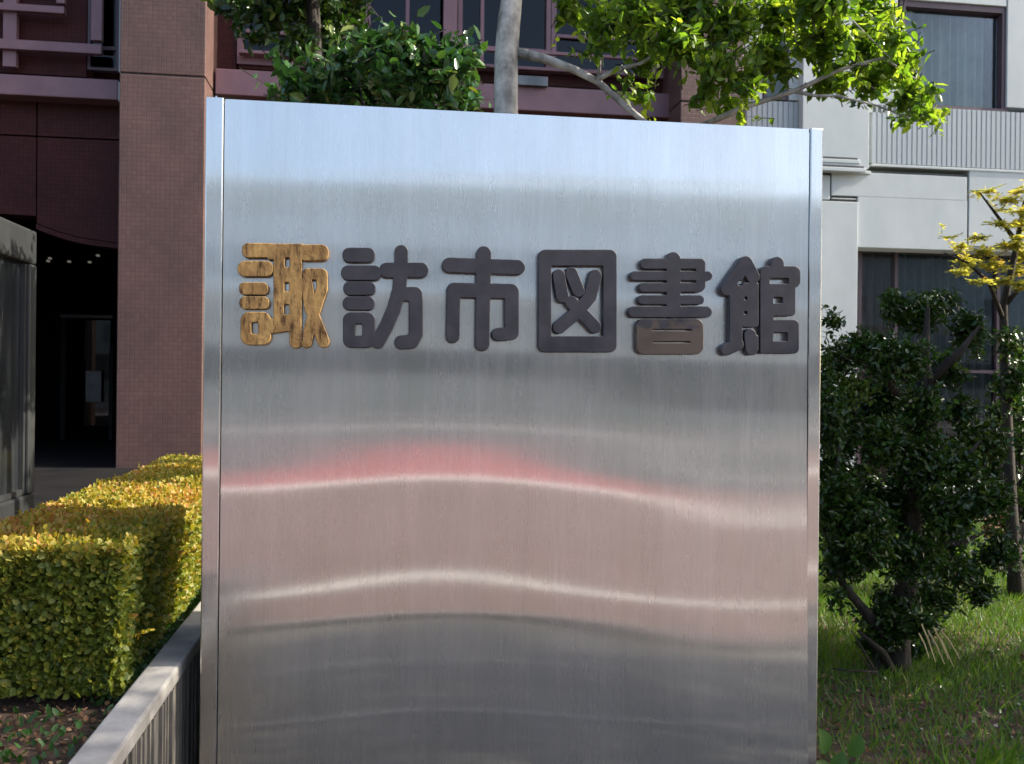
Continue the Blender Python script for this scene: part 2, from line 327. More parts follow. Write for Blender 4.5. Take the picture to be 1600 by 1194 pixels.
# ================================================================== SETTING
struct = lambda o: tag(o, kind='structure')
SOILZ = 0.52                                     # the planted bed on the left is retained by a low wall
def sheet(name, x0, x1, y0, y1, z, mat, nx=1, ny=1, amp=0):
    xs = np.linspace(x0, x1, nx+1); ys = np.linspace(y0, y1, ny+1)
    v = [(x, y, z + (amp*math.sin(x*3.1+y*1.7)*math.sin(y*2.3-x) if amp else 0)) for y in ys for x in xs]
    f = [(j*(nx+1)+i, j*(nx+1)+i+1, (j+1)*(nx+1)+i+1, (j+1)*(nx+1)+i) for j in range(ny) for i in range(nx)]
    me = bpy.data.meshes.new(name); me.from_pydata(v, [], f); me.update(); return struct(link(name, me, mat))
sheet('ground', -500, 500, -500, 500, -0.03, GRND)
sheet('lawn', -0.62, 14, 2.55, 10.9, 0.0, SOIL, 60, 40, 0.015)
sheet('forecourt', -40, 40, 0.2, 2.5, -0.012, FORE)
sheet('pavement', -80, 80, -9.2, 0.15, -0.008, PINK)
sheet('red_pavement', -3, 4.6, -14.5, -9.35, -0.004, REDL)
sheet('road', -150, 150, -36, -14.6, -0.016, ASPH)
sheet('road_line', -80, 80, -1.22, -1.10, -0.002, LINE)
sheet('road_line', -80, 80, -9.55, -9.0, 0.0, LINE)
for k, y_ in enumerate((.95, 1.75)): sheet('paving_joint_strip', -40, 40, y_, y_+.022, -.008, CONC)
sheet('road_line', -150, 150, -23.5, -23.0, -0.01, LINE)
sheet('grey_pavement', 4.7, 80, -14.5, -9.35, -0.006, PINK)
sheet('grey_pavement', -80, -3.1, -14.5, -9.35, -0.006, PINK)
box('kerb', (-80, 80, 0.16, 0.19, -0.03, 0.04), CONC, kind='structure')
box('kerb', (-80, 80, -37.2, -36.05, -0.03, 0.14), CONC, kind='structure')
def terrace():
    m = MB().box(-7.0, -0.7165, 1.2, 10.6, -0.03, SOILZ-.005); return struct(m.build('planting_bed', SOIL))
terrace()
box('terrace_floor', (-12, -1.9, 5.9, 17, -0.02, SOILZ+0.004), plain('dark_floor_tile', (.010, .010, .011), (.016, .015, .015), 2, .9, spec=.05), kind='structure')

# ================================================================== BUILDINGS
# ---- brown tiled building with plum frames
YP = 10.5; YW = 11.2
bb = thing('library_building', 'brown tiled building with plum window frames and a dark entrance, left behind the sign', 'building', (at(500, 597, YW).x, YW, 0))
BIG = -420
def pil(u0, u1, joint, Y=YP, d=0.72, base=0.0):
    b = rect(u0, 300, u1, 301, Y, d); zj = at((u0+u1)/2, joint, Y).z
    p1 = box('pillar', (b[0], b[1], Y, Y+d, base, zj-.009), TILE, bb, .01)
    box('pillar', (b[0], b[1], Y, Y+d, zj+.009, zj+3.2), TILE, bb, .01)
    box('pillar', (b[0], b[1], Y, Y+d, zj+3.218, zj+6.5), TILE, bb, .01)
    c = b; box('pillar_joint', (c[0]+.02, c[1]-.02, Y+.02, Y+d-.02, zj-.03, zj+3.3), JOINT, bb)
pil(185, 319, 117, base=.3)
pil(1062, 1160, 161)
# recessed wall left of the pillar, with the curved lower edge over the entrance
def tilepanel(u0, v0, u1, v1, Y=YW, d=.25, mat=TILE_RED): return slab('wall_panel', u0+.5, v0+.7, u1-.5, v1-.7, Y, d, mat, bb, .006)
xl = at(57, 250, YW).x; xr = at(186, 250, YW).x; zt = at(120, 216, YW).z
def zline(u): return at(u, 338 + (u-33)*.27 + 8*math.sin(max(0, min(1, (u-33)/150))*math.pi), YW).z
arc = [(at(u, 300, YW).x, zline(u)) for u in np.linspace(58, 188, 9)]
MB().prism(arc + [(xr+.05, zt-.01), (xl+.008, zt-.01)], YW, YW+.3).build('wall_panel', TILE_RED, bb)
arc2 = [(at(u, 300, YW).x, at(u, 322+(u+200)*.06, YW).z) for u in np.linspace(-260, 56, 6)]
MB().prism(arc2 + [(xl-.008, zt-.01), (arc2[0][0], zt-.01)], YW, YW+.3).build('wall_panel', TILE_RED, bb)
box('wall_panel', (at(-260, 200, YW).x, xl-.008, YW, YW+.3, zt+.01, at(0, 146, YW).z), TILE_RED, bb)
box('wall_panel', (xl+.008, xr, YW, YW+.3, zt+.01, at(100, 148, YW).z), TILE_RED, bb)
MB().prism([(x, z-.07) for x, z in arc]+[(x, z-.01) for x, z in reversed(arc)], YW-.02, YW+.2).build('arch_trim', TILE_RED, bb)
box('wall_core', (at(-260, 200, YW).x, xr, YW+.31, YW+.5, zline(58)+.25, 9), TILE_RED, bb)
# storey beams
slab('beam', -260, 113, 184, 145, YW-.25, .6, MAUVE, bb, .01)
slab('beam', 336, 127, 1062, 166, YW-.25, .6, MAUVE, bb, .01)
# upper wall left with the window frames
slab('wall', -260, -300, 137, 110, YW, .25, TILE_RED, bb)
for r_ in ((-60, 5, 100, 16), (-60, 63, 158, 78), (-60, -60, 100, -50)): slab('window_frame', *r_, YW-.22, .08, MAUVE, bb)
for r_ in ((88, -50, 101, 5), (143, -200, 160, 63), (6, -300, 27, 104)): slab('window_frame', *r_, YW-.16 if r_[0] < 50 else YW-.225, .08, MAUVE, bb)
def window(par, u0, v0, u1, v1, Y, fr_mat, fw=5, glass=GLASS_D, mull=(), depth=.1, back=True, curt=None, bars=()):
    b = rect(u0, v0, u1, v1, Y, depth); w_ = fw/1443*Y
    f = MB().box(b[0], b[0]+w_, Y, Y+depth, b[4], b[5]).box(b[1]-w_, b[1], Y, Y+depth, b[4], b[5])
    f.box(b[0]+w_, b[1]-w_, Y, Y+depth, b[4], b[4]+w_).box(b[0]+w_, b[1]-w_, Y, Y+depth, b[5]-w_, b[5])
    fo = f.build('window', fr_mat, par)
    xs = [b[0]+w_] + [at(m, (v0+v1)/2, Y).x for m in mull] + [b[1]-w_]
    for i in range(len(xs)-1):
        box('pane', (xs[i]+(.012 if i else 0), xs[i+1]-.012, Y+depth*.5, Y+depth*.5+.008, b[4]+w_, b[5]-w_), glass, fo)
    for x in xs[1:-1]: box('mullion', (x-.022, x+.022, Y+.012, Y+depth-.01, b[4]+w_, b[5]-w_), fr_mat, fo)
    for v in bars:
        z = at((u0+u1)/2, v, Y).z; box('bar', (b[0]+w_, b[1]-w_, Y+.02, Y+depth*.45, z-.02, z+.02), fr_mat, fo)
    return fo
window(bb, 138, -200, 187, 110, YW-.02, MAUVE_D, 4, GLASS_D, bars=(74,))
# upper bay between the pillars
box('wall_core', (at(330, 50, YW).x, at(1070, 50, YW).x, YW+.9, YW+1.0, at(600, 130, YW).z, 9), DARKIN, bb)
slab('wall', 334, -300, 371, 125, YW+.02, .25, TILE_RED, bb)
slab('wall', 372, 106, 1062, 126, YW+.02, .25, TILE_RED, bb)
window(bb, 372, -260, 572, 105, YW-.02, MAUVE, 9, GLASS_D, mull=(480,), bars=(52,), depth=.14)
window(bb, 573, -260, 716, 108, YW-.02, MAUVE, 7, GLASS_D, mull=(638,), depth=.14, bars=(70,))
window(bb, 717, -260, 862, 112, YW-.02, MAUVE, 7, GLASS_D, mull=(755,), depth=.14, bars=(75,))
window(bb, 863, -260, 1046, 118, YW-.02, MAUVE, 8, GLASS_D, mull=(940, ), depth=.14, bars=(60,))
slab('sill', 372, 96, 1022, 101, YW-.16, .12, MAUVE, bb)
slab('pipe_rail', 560, 76, 1030, 81, YW-.30, .05, MAUVE, bb)
slab('louvre', 790, 118, 856, 133, YW-.32, .2, STEEL_DULL, bb)
slab('louvre', 700, 112, 745, 122, YW-.32, .2, STEEL_DULL, bb)
for u in (694, 1020): slab('post', u, -260, u+20 if u < 700 else u+9, 118, YW-.29, .1, MAUVE, bb)
slab('wall', 1047, -260, 1062, 126, YW+.02, .25, TILE_RED, bb)
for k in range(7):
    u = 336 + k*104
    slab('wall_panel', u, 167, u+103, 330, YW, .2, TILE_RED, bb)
fw_ = window(bb, 336, 331, 1062, 790, YW+.02, MAUVE_D, 6, GLASS_D, mull=(460, 580, 700, 820, 940))
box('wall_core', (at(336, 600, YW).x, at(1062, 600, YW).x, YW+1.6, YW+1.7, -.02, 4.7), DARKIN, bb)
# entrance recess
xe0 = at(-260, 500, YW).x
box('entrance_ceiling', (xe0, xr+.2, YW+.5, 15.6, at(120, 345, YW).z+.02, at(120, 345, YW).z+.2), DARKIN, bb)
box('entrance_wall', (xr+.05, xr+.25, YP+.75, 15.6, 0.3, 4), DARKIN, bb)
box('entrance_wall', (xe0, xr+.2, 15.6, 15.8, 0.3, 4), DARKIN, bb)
def entr(name, u0, v0, u1, v1, Y, d, mat, p=bb): return slab(name, u0, v0, u1, v1, Y, d, mat, p)
DOORM = plain('dim_door_metal', (.02, .02, .018), (.03, .03, .028), 4, .8, spec=.1)
dr = entr('entrance_door', 104, 500, 172, 686, 15.3, .05, GLASS_D)
entr('door_post', 94, 497, 102, 690, 15.2, .1, DOORM); entr('door_post', 170, 538, 176, 690, 15.2, .1, DOORM)
entr('transom', 94, 492, 176, 497, 15.2, .1, MAUVE_D)
sh = entr('notice_sheet', 134, 580, 158, 628, 15.22, .01, PAPER)
zc = at(120, 345, YW).z
for (u, v) in ((153, 398), (78, 403), (108, 418), (75, 432), (140, 412)):
    Yl = 12.2
    while at(u, v, Yl).z < zc+.01 and Yl < 15.2: Yl += .05
    p = at(u, v, Yl); box('downlight', (p.x-.018, p.x+.018, Yl-.03, Yl+.03, zc-.01, zc+.015), LAMP, bb)

box('entrance_wall', (xe0-.3, xe0-.02, YW, 15.8, 0.3, 9), TILE_RED, bb)
box('pillar', (at(-420, 300, YP).x, at(-290, 300, YP).x, YP, YP+.72, .3, 8.5), TILE, bb, .01)
box('side_wall', (-14, xe0-.31, YW, YW+.3, 0.3, 9), TILE_RED, bb)
# ---- pale grey concrete building on the right
YG = 10.9
gb = thing('concrete_building', 'pale grey concrete building with ribbed panels and curtained windows at the right', 'building', (at(1450, 597, YG).x, YG, 0))
def g(name, u0, v0, u1, v1, Y, d, mat=WHITE, bev=.006): return slab(name, u0, v0, u1, v1, Y, d, mat, gb, bev)
def ribs(u0, v0, u1, v1, Y, pitch=0.068):
    b = rect(u0, v0, u1, v1, Y, .1); n = int((b[1]-b[0])/pitch)
    box('ribbed_back', (b[0], b[1], Y+.0102, Y+.2, b[4], b[5]), WHITE_R, gb)
    me = None
    for i in range(n):
        x = b[0] + (i+.5)*(b[1]-b[0])/n
        if me is None:
            h = pitch*.37; o = MB().prism([(-h, 0), (h, 0), (h, 1), (-h, 1)], 0, .010).build('rib', WHITE_R, gb, bevel=0); me = o.data
        else: o = link('rib', me, None, gb)
        o.scale = (1, 1, b[5]-b[4]); o.location = Vector((x, Y, b[4])) - gb.location
ribs(1166, 158, 1256, 205, YG)
ribs(1362, 178, 1900, 267, YG)
g('pilaster', 1257, -400, 1361, 262, YG-.12, .4)
for (v, du) in ((245, 0), (258, 10)):
    g('ledge', 1262, v+3, 1344+du, v+9, YG-.132-.006*(du > 0), .05)
    g('ledge_dark_line', 1262, v, 1344+du-4, v+3, YG-.128, .02, JOINT, 0)  # thin dark strip along the upper edge of each ledge
g('wall_band', 1166, 206, 1256, 262, YG+.01, .3)
g('wall_band', 1362, 268, 1900, 272, YG-.01, .3)
g('wall_band', 1166, 263, 1361, 268, YG-.02, .3)
g('wall', 1166, -400, 1194, 157, YG, .3); g('wall', 1236, -400, 1256, 157, YG, .3)
window(gb, 1195, -150, 1235, 156, YG+.03, MAUVE_D, 5, GLASS)
g('wall', 1362, -400, 1404, 177, YG, .3); g('wall', 1576, -400, 1900, 177, YG, .3)
g('wall', 1405, -400, 1575, 4, YG+.002, .3); 
window(gb, 1405, 5, 1575, 176, YG+.03, MAUVE_D, 11, GLASS, mull=(), depth=.18)
def curtain(u0, v0, u1, v1, Y, mat, pitch=.13, amp=.06):
    b = rect(u0, v0, u1, v1, Y, .1); n = int((b[1]-b[0])/.012); vs = []; fs = []
    for i in range(n+1):
        x = b[0]+(b[1]-b[0])*i/n; y = Y + amp*math.sin(2*math.pi*x/pitch + .9*math.sin(x*5)) + amp*.3*math.sin(x*71)
        vs += [(x, y, b[4]), (x, y, b[5])]
    fs = [(2*i, 2*i+2, 2*i+3, 2*i+1) for i in range(n)]
    m = MB(); m.v = vs; m.f = fs; o = m.build('curtain', mat, gb, smooth=True); return o
curtain(1410, -5, 1532, 190, YG+.42, CURT); curtain(1534, -5, 1550, 190, YG+.44, CURT_B, .06)
curtain(1197, -150, 1240, 160, YG+.4, CURT)
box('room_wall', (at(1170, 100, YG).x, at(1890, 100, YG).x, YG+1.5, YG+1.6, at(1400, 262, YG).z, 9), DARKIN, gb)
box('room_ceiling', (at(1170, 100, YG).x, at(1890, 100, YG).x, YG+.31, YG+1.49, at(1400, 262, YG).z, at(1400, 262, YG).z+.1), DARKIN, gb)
# lower wall with joints
box('joint_backing', (at(1166, 330, YG).x, at(1900, 330, YG).x, YG+.03, YG+.3, at(1500, 388, YG).z, at(1500, 272, YG).z), JOINT, gb)
g('wall_panel', 1166, 271, 1297, 309, YG, .2); g('wall_panel', 1299.5, 272, 1511, 309.5, YG, .2); 
g('wall_panel', 1340, 310, 1511, 389, YG+.001, .2); g('wall_panel', 1514, 275, 1900, 391, YG, .2)
g('wall_panel', 1300, 309.8, 1338, 311, YG, .2)
g('lower_pilaster', 1166, 312.5, 1338, 900, YG-.03, .5)
g('lintel', 1339, 389, 1900, 395, YG+.02, .5)
fw2 = window(gb, 1341, 397, 1900, 760, YG+.36, MAUVE_D, 5, GLASS, mull=(1400, 1560, 1720), bars=(582,), depth=.12)
curtain(1404, 395, 1560, 770, YG+.75, plain('blue_grey_curtain', (.06, .085, .092), (.10, .13, .135), 3, .9)); curtain(1342, 395, 1396, 770, YG+.85, CURT_B); curtain(1570, 395, 1890, 770, YG+.75, bpy.data.materials['blue_grey_curtain'])
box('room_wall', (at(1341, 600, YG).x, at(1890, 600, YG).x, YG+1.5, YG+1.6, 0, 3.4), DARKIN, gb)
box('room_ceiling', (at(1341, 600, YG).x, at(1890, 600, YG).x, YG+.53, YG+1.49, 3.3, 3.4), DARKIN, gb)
g('window_base', 1339, 761, 1900, 850, YG+.1, .5)

# ---- across the street, seen in the steel
fb = thing('street_building', 'long pale rendered building with window rows across the street, mirrored in the steel', 'building', (0, -44, 0))
box('wall', (-70, 75, -48, -44, 0, 11.6), PALEB, fb)
box('lower_wall', (-70.05, 75.05, -43.99, -43.9, 0, 6.2), plain('far_beige_render', (.52, .50, .45), (.62, .60, .54), .4, .8), fb)
box('plinth', (-70.1, 75.1, -43.89, -43.6, 0, 3.3), plain('far_grey_plinth', (.12, .125, .12), (.17, .17, .16), .6, .8), fb)
box('cornice', (-70.2, 75.2, -43.9, -43.4, 11.6, 11.9), PALEB, fb)
for (x0, x1, h) in ((-62, -30, 1.0), (-24, -8, .7), (2, 20, 1.3), (26, 60, .8)): box('rooftop_room', (x0, x1, -47.5, -45, 11.61, 11.6+h*1.3), PALEB, fb)
wm = None
for r_ in range(2):
    for k in range(36):
        if wm is None: o = box('window', (0, 1.9, -43.97, -43.86, 0, 1.3), plain('far_window', (.28, .32, .34), (.36, .4, .42), 1, .2), fb); wm = o.data
        else: o = link('window', wm, None, fb)
        o.location = Vector((-69+k*4, 0, 4.2+r_*2.9)) - fb.location
wl = box('low_street_wall', (-80, 80, -38.6, -38.3, 0, 1.35), plain('far_wall', (.3, .3, .28), (.4, .4, .37), .5, .8)); tag(wl, 'low pale wall along the far side of the street, mirrored in the steel', 'wall')

# ================================================================== STEEL SIGN
YS, TH = 3.0, 0.52
pTL, pTR = at(322, 152, YS), at(1286, 203, YS)
XL, XR, ZT = pTL.x, pTR.x, (pTL.z+pTR.z)/2
xgl = at(345, 600, YS).x; xgr = at(1262.5, 600, YS).x
sign = thing('steel_sign', 'large brushed stainless steel slab sign with six raised characters', 'sign', ((XL+XR)/2, YS+TH/2, 0))
def uvbox(o):
    me = o.data; uv = me.uv_layers.new(name='UVMap')
    for p in me.polygons:
        n = p.normal
        for li in p.loop_indices:
            c = me.vertices[me.loops[li].vertex_index].co
            uv.data[li].uv = (c.x, c.z) if abs(n.y) > .5 else ((c.y, c.z) if abs(n.x) > .5 else (c.x, c.y))
# warped face sheet: vertical tilt grows towards the right and the foot, as the photographed reflections bend
def sm(t): t = np.clip(t, 0, 1); return t*t*(3-2*t)
nx_, nz_ = 140, 180
X = np.linspace(xgl+.0028, xgr-.0028, nx_+1); Z = np.linspace(0.02, ZT-.012, nz_+1)
tx = (X-X[0])/(X[-1]-X[0])
A = 0.30*(1-sm(tx/.34)) + 1.0*sm((tx-.34)/.62)
zz = Z
g_ = 0.003 + 0.0110*sm((1.62-zz)/.30) + 0.0200*sm((1.35-zz)/.22)
Gz = np.concatenate([[0], np.cumsum((g_[1:]+g_[:-1])/2*np.diff(Z))])
G0 = Gz - Gz[-1]
D = np.outer(G0, A)                                  # dD/dz = g*A  -> normal leans up
D += 0.0006*np.sin(Z*5.3+.8)[:, None]*np.cos(tx*2.4)[None, :]
D += 0.00012*np.sin(Z*31)[:, None]
# a face whose y grows upwards leans back: normal points up
vv = np.stack([np.tile(X, nz_+1), (YS + 0.010 + D).ravel(), np.repeat(Z, nx_+1)], 1)
vv[:, 1] -= (vv[:, 1].max() - (YS+0.004))
ff = [(j*(nx_+1)+i, j*(nx_+1)+i+1, (j+1)*(nx_+1)+i+1, (j+1)*(nx_+1)+i) for j in range(nz_) for i in range(nx_)]
m = MB(); m.v = [tuple(q) for q in vv]; m.f = ff
fp = m.build('face_sheet', STEEL, sign, smooth=True); uvbox(fp)
YF = vv[:, 1].reshape(nz_+1, nx_+1)
b = MB().box(XL, xgl, YS-.003, YS+TH, 0, ZT+.003).build('side_post', STEEL, sign); uvbox(b)
bv = b.modifiers.new('bevel', 'BEVEL'); bv.width = .004; bv.segments = 2
b = MB().box(xgr, XR, YS-.003, YS+TH, 0, ZT+.004).build('side_post', STEEL, sign); uvbox(b)
bv = b.modifiers.new('bevel', 'BEVEL'); bv.width = .004; bv.segments = 2
b = MB().box(xgl+.004, xgr-.004, YS+.0045, YS+TH-.01, ZT-.012, ZT).build('top_cap', STEEL, sign); uvbox(b)
b = MB().box(xgl+.001, xgr-.001, YS+.04, YS+TH-.02, 0.0, ZT-.02).build('core', RUBBER, sign)
b = MB().box(xgl+.004, xgr-.004, YS+TH-.015, YS+TH-.003, 0.0, ZT-.013).build('back_sheet', STEEL, sign); uvbox(b)

# ---- the raised characters: outline of rounded strokes, measured in enlargements of the photograph
def sd_seg(PX, PY, a, b, r):
    ax, ay = a; bx, by = b; dx, dy = bx-ax, by-ay; l = dx*dx+dy*dy+1e-9
    t = np.clip(((PX-ax)*dx+(PY-ay)*dy)/l, 0, 1); return np.hypot(PX-ax-t*dx, PY-ay-t*dy)-r
def sd_rr(PX, PY, x0, y0, x1, y1, r):
    cx, cy, hx, hy = (x0+x1)/2, (y0+y1)/2, (x1-x0)/2-r, (y1-y0)/2-r
    qx, qy = np.abs(PX-cx)-hx, np.abs(PY-cy)-hy
    return np.hypot(np.maximum(qx, 0), np.maximum(qy, 0)) + np.minimum(np.maximum(qx, qy), 0) - r
def sd_poly(PX, PY, pts, r):
    d = np.full(PX.shape, 1e9); s = np.zeros(PX.shape, bool); n = len(pts)
    for i in range(n):
        a, b2 = pts[i], pts[(i+1) % n]; d = np.minimum(d, sd_seg(PX, PY, a, b2, 0))
        c = ((a[1] > PY) != (b2[1] > PY)) & (PX < (b2[0]-a[0])*(PY-a[1])/((b2[1]-a[1]) or 1e-9)+a[0]); s ^= c
    return np.where(s, -d, d)-r
def S(*pts, r=34): return ('s', pts, r)
def R_(x0, y0, x1, y1, r=30): return ('r', (x0, y0, x1, y1), r)
def H(x0, y0, x1, y1, r=6): return ('h', (x0, y0, x1, y1), r)
def PG(*pts, r=8): return ('p', pts, r)
CH = [
 (340, 'gold', [R_(126,99,290,172,28), R_(255,102,440,182,6), R_(415,106,566,188,34), R_(103,190,284,268,34), R_(110,299,258,362,26), R_(112,371,264,435,28),
   R_(118,450,273,618,44), H(172,502,208,562), R_(286,120,430,500,8), H(343,172,368,222), H(341,298,366,345), H(338,410,366,462),
   PG((268,492),(426,480),(424,545),(352,540),(276,552)), S((398,500),(398,604),r=31),
   S((462,256),(532,258),(533,330),(500,430),(462,560),(452,604),r=29), S((452,300),(474,430),(540,600),r=31), H(428,430,434,600,1)]),
 (340, 'dark', [R_(637,122,803,196,34), R_(630,212,836,288,37), R_(641,294,806,364,33), R_(638,371,802,440,33), R_(640,451,804,632,40), H(703,510,738,570,8),
   S((937,143),(937,240),r=35), S((862,236),(1038,236),r=38), S((935,236),(926,340),(897,440),(862,520),(818,600),r=36),
   S((945,358),(1008,358),(1012,400),(1012,560),(992,600),(938,604),r=36)]),
 (340, 'dark', [S((1358,152),(1355,300),r=38), S((1182,210),(1530,222),r=38), S((1206,338),(1498,344),r=38), S((1204,338),(1200,573),r=35),
   S((1500,345),(1500,555),r=37), S((1500,558),(1432,564),r=34), S((1355,300),(1350,612),r=37)]),
 (800, 'dark', [R_(134,132,533,655,34), H(200,215,463,573,4), ('a', [S((238,264),(256,372),r=32), S((301,252),(338,342),r=32), S((424,266),(398,370),(335,448),(240,528),r=33), S((302,400),(422,526),r=33)], 0)]),
 (800, 'brown', [S((822,180),(822,445),r=36), R_(652,177,985,231,26), R_(601,242,1020,290,24), R_(645,301,978,349,24), R_(640,364,978,412,24), R_(592,421,1018,478,28),
   R_(935,190,984,340,20), R_(632,484,974,666,40), H(712,538,912,546,4), H(716,600,908,607,4)]),
 (800, 'dark', [S((1190,200),(1096,332),r=35), S((1190,200),(1228,272),r=34), R_(1106,300,1255,520,10), R_(1106,480,1172,640,12), R_(1172,360,1254,528,8),
   S((1092,642),(1150,616),r=30), S((1212,566),(1220,640),r=31), R_(1190,565,1254,655,14), H(1183,372,1196,388,3), H(1181,446,1196,462,3), H(1150,292,1172,314,4),
   S((1350,202),(1350,240),r=34), R_(1262,216,1468,326,32), R_(1262,240,1332,662,10), R_(1300,300,1443,471,22), H(1312,278,1408,306,4), H(1330,375,1376,405,4),
   R_(1262,489,1461,662,26), H(1330,555,1402,598,4)]),
]
def field(strokes, PX, PY):
    d = np.full(PX.shape, 1e9); addd = None
    def one(s):
        k, p, r = s
        if k == 's':
            o = np.full(PX.shape, 1e9)
            for i in range(len(p)-1): o = np.minimum(o, sd_seg(PX, PY, p[i], p[i+1], r))
            return o
        if k in 'rh': return sd_rr(PX, PY, *p, r)
        if k == 'p': return sd_poly(PX, PY, p, r)
    for s in strokes:
        if s[0] in 'srp': d = np.minimum(d, one(s))
    for s in strokes:
        if s[0] == 'h': d = np.maximum(d, -one(s))
    for s in strokes:
        if s[0] == 'a':
            for q in s[1]: d = np.minimum(d, one(q))
    return d
def contours(d, x0, y0, st):
    ny, nx = d.shape; seg = {}
    def ip(i0, j0, i1, j1):
        a, b2 = d[j0, i0], d[j1, i1]; t = a/(a-b2); return (x0+(i0+(i1-i0)*t)*st, y0+(j0+(j1-j0)*t)*st)
    edges = {}; nxt = {}
    ins = d < 0
    js, is_ = np.nonzero((ins[:-1, :-1] != ins[1:, :-1]) | (ins[:-1, :-1] != ins[:-1, 1:]) | (ins[:-1, :-1] != ins[1:, 1:]))
    for j, i in zip(js, is_):
        c = (int(ins[j, i])) | (int(ins[j, i+1]) << 1) | (int(ins[j+1, i+1]) << 2) | (int(ins[j+1, i]) << 3)
        T_, R2, B_, L_ = ('h', i, j), ('v', i+1, j), ('h', i, j+1), ('v', i, j)
        tab = {1: [(L_, T_)], 2: [(T_, R2)], 3: [(L_, R2)], 4: [(R2, B_)], 5: [(L_, T_), (R2, B_)], 6: [(T_, B_)], 7: [(L_, B_)], 8: [(B_, L_)], 9: [(B_, T_)],
               10: [(T_, R2), (B_, L_)], 11: [(B_, R2)], 12: [(R2, L_)], 13: [(R2, T_)], 14: [(T_, L_)]}
        for a, b2 in tab.get(c, []): nxt[a] = b2
    def pos(e): return ip(e[1], e[2], e[1]+1, e[2]) if e[0] == 'h' else ip(e[1], e[2], e[1], e[2]+1)
    loops = []
    while nxt:
        s0 = next(iter(nxt)); cur = s0; lp = []
        while cur in nxt:
            lp.append(pos(cur)); cur = nxt.pop(cur)
        if len(lp) > 6: loops.append(lp)
    return loops
def brown_box():
    m = LET_DARK.copy(); m.name = 'dark_letter_with_brown_wear'; N, L = m.node_tree.nodes, m.node_tree.links; P = N['Principled BSDF']
    src = P.inputs['Base Color'].links[0].from_socket
    tc = N.new('ShaderNodeTexCoord'); sx = N.new('ShaderNodeSeparateXYZ'); L.new(tc.outputs['Object'], sx.inputs[0])
    nz = N.new('ShaderNodeTexNoise'); nz.inputs['Scale'].default_value = 22; L.new(tc.outputs['Object'], nz.inputs['Vector'])
    a = N.new('ShaderNodeMath'); a.operation = 'MULTIPLY_ADD'; a.inputs[1].default_value = .16; L.new(nz.outputs['Fac'], a.inputs[0]); L.new(sx.outputs[2], a.inputs[2])
    r = ramp(N, [(.0, (1, 1, 1)), (.02, (0, 0, 0))]); L.new(a.outputs[0], r.inputs[0])
    mx = N.new('ShaderNodeMix'); mx.data_type = 'RGBA'; L.new(r.outputs[0], mx.inputs[0]); L.new(src, mx.inputs[6]); mx.inputs[7].default_value = (.085, .062, .05, 1)
    L.new(mx.outputs[2], P.inputs['Base Color']); return m
LET_BROWN = brown_box()
def gold_wear(m):
    N, L = m.node_tree.nodes, m.node_tree.links; P = N['Principled BSDF']; src = P.inputs['Base Color'].links[0].from_socket
    tc = N.new('ShaderNodeTexCoord'); mp = N.new('ShaderNodeMapping'); mp.inputs['Scale'].default_value = (60, 60, 14); L.new(tc.outputs['Object'], mp.inputs['Vector'])
    nz = N.new('ShaderNodeTexNoise'); nz.inputs['Scale'].default_value = 1; nz.inputs['Detail'].default_value = 8; nz.inputs['Roughness'].default_value = .75; L.new(mp.outputs[0], nz.inputs['Vector'])
    r = ramp(N, [(.38, (.22, .17, .14)), (.49, (.82, .78, .74)), (.7, (1.15, 1.1, 1.0))]); L.new(nz.outputs['Fac'], r.inputs[0])
    mx = N.new('ShaderNodeMix'); mx.data_type = 'RGBA'; mx.blend_type = 'MULTIPLY'; mx.inputs[0].default_value = 1; L.new(src, mx.inputs[6]); L.new(r.outputs[0], mx.inputs[7]); L.new(mx.outputs[2], P.inputs['Base Color'])
gold_wear(LET_GOLD)
LM = {'gold': LET_GOLD, 'dark': LET_DARK, 'brown': LET_BROWN}
LLAB = ['tan gold raised character, paint worn off, leftmost of the six', None, None, None, 'dark raised character with brown worn lower box', None]
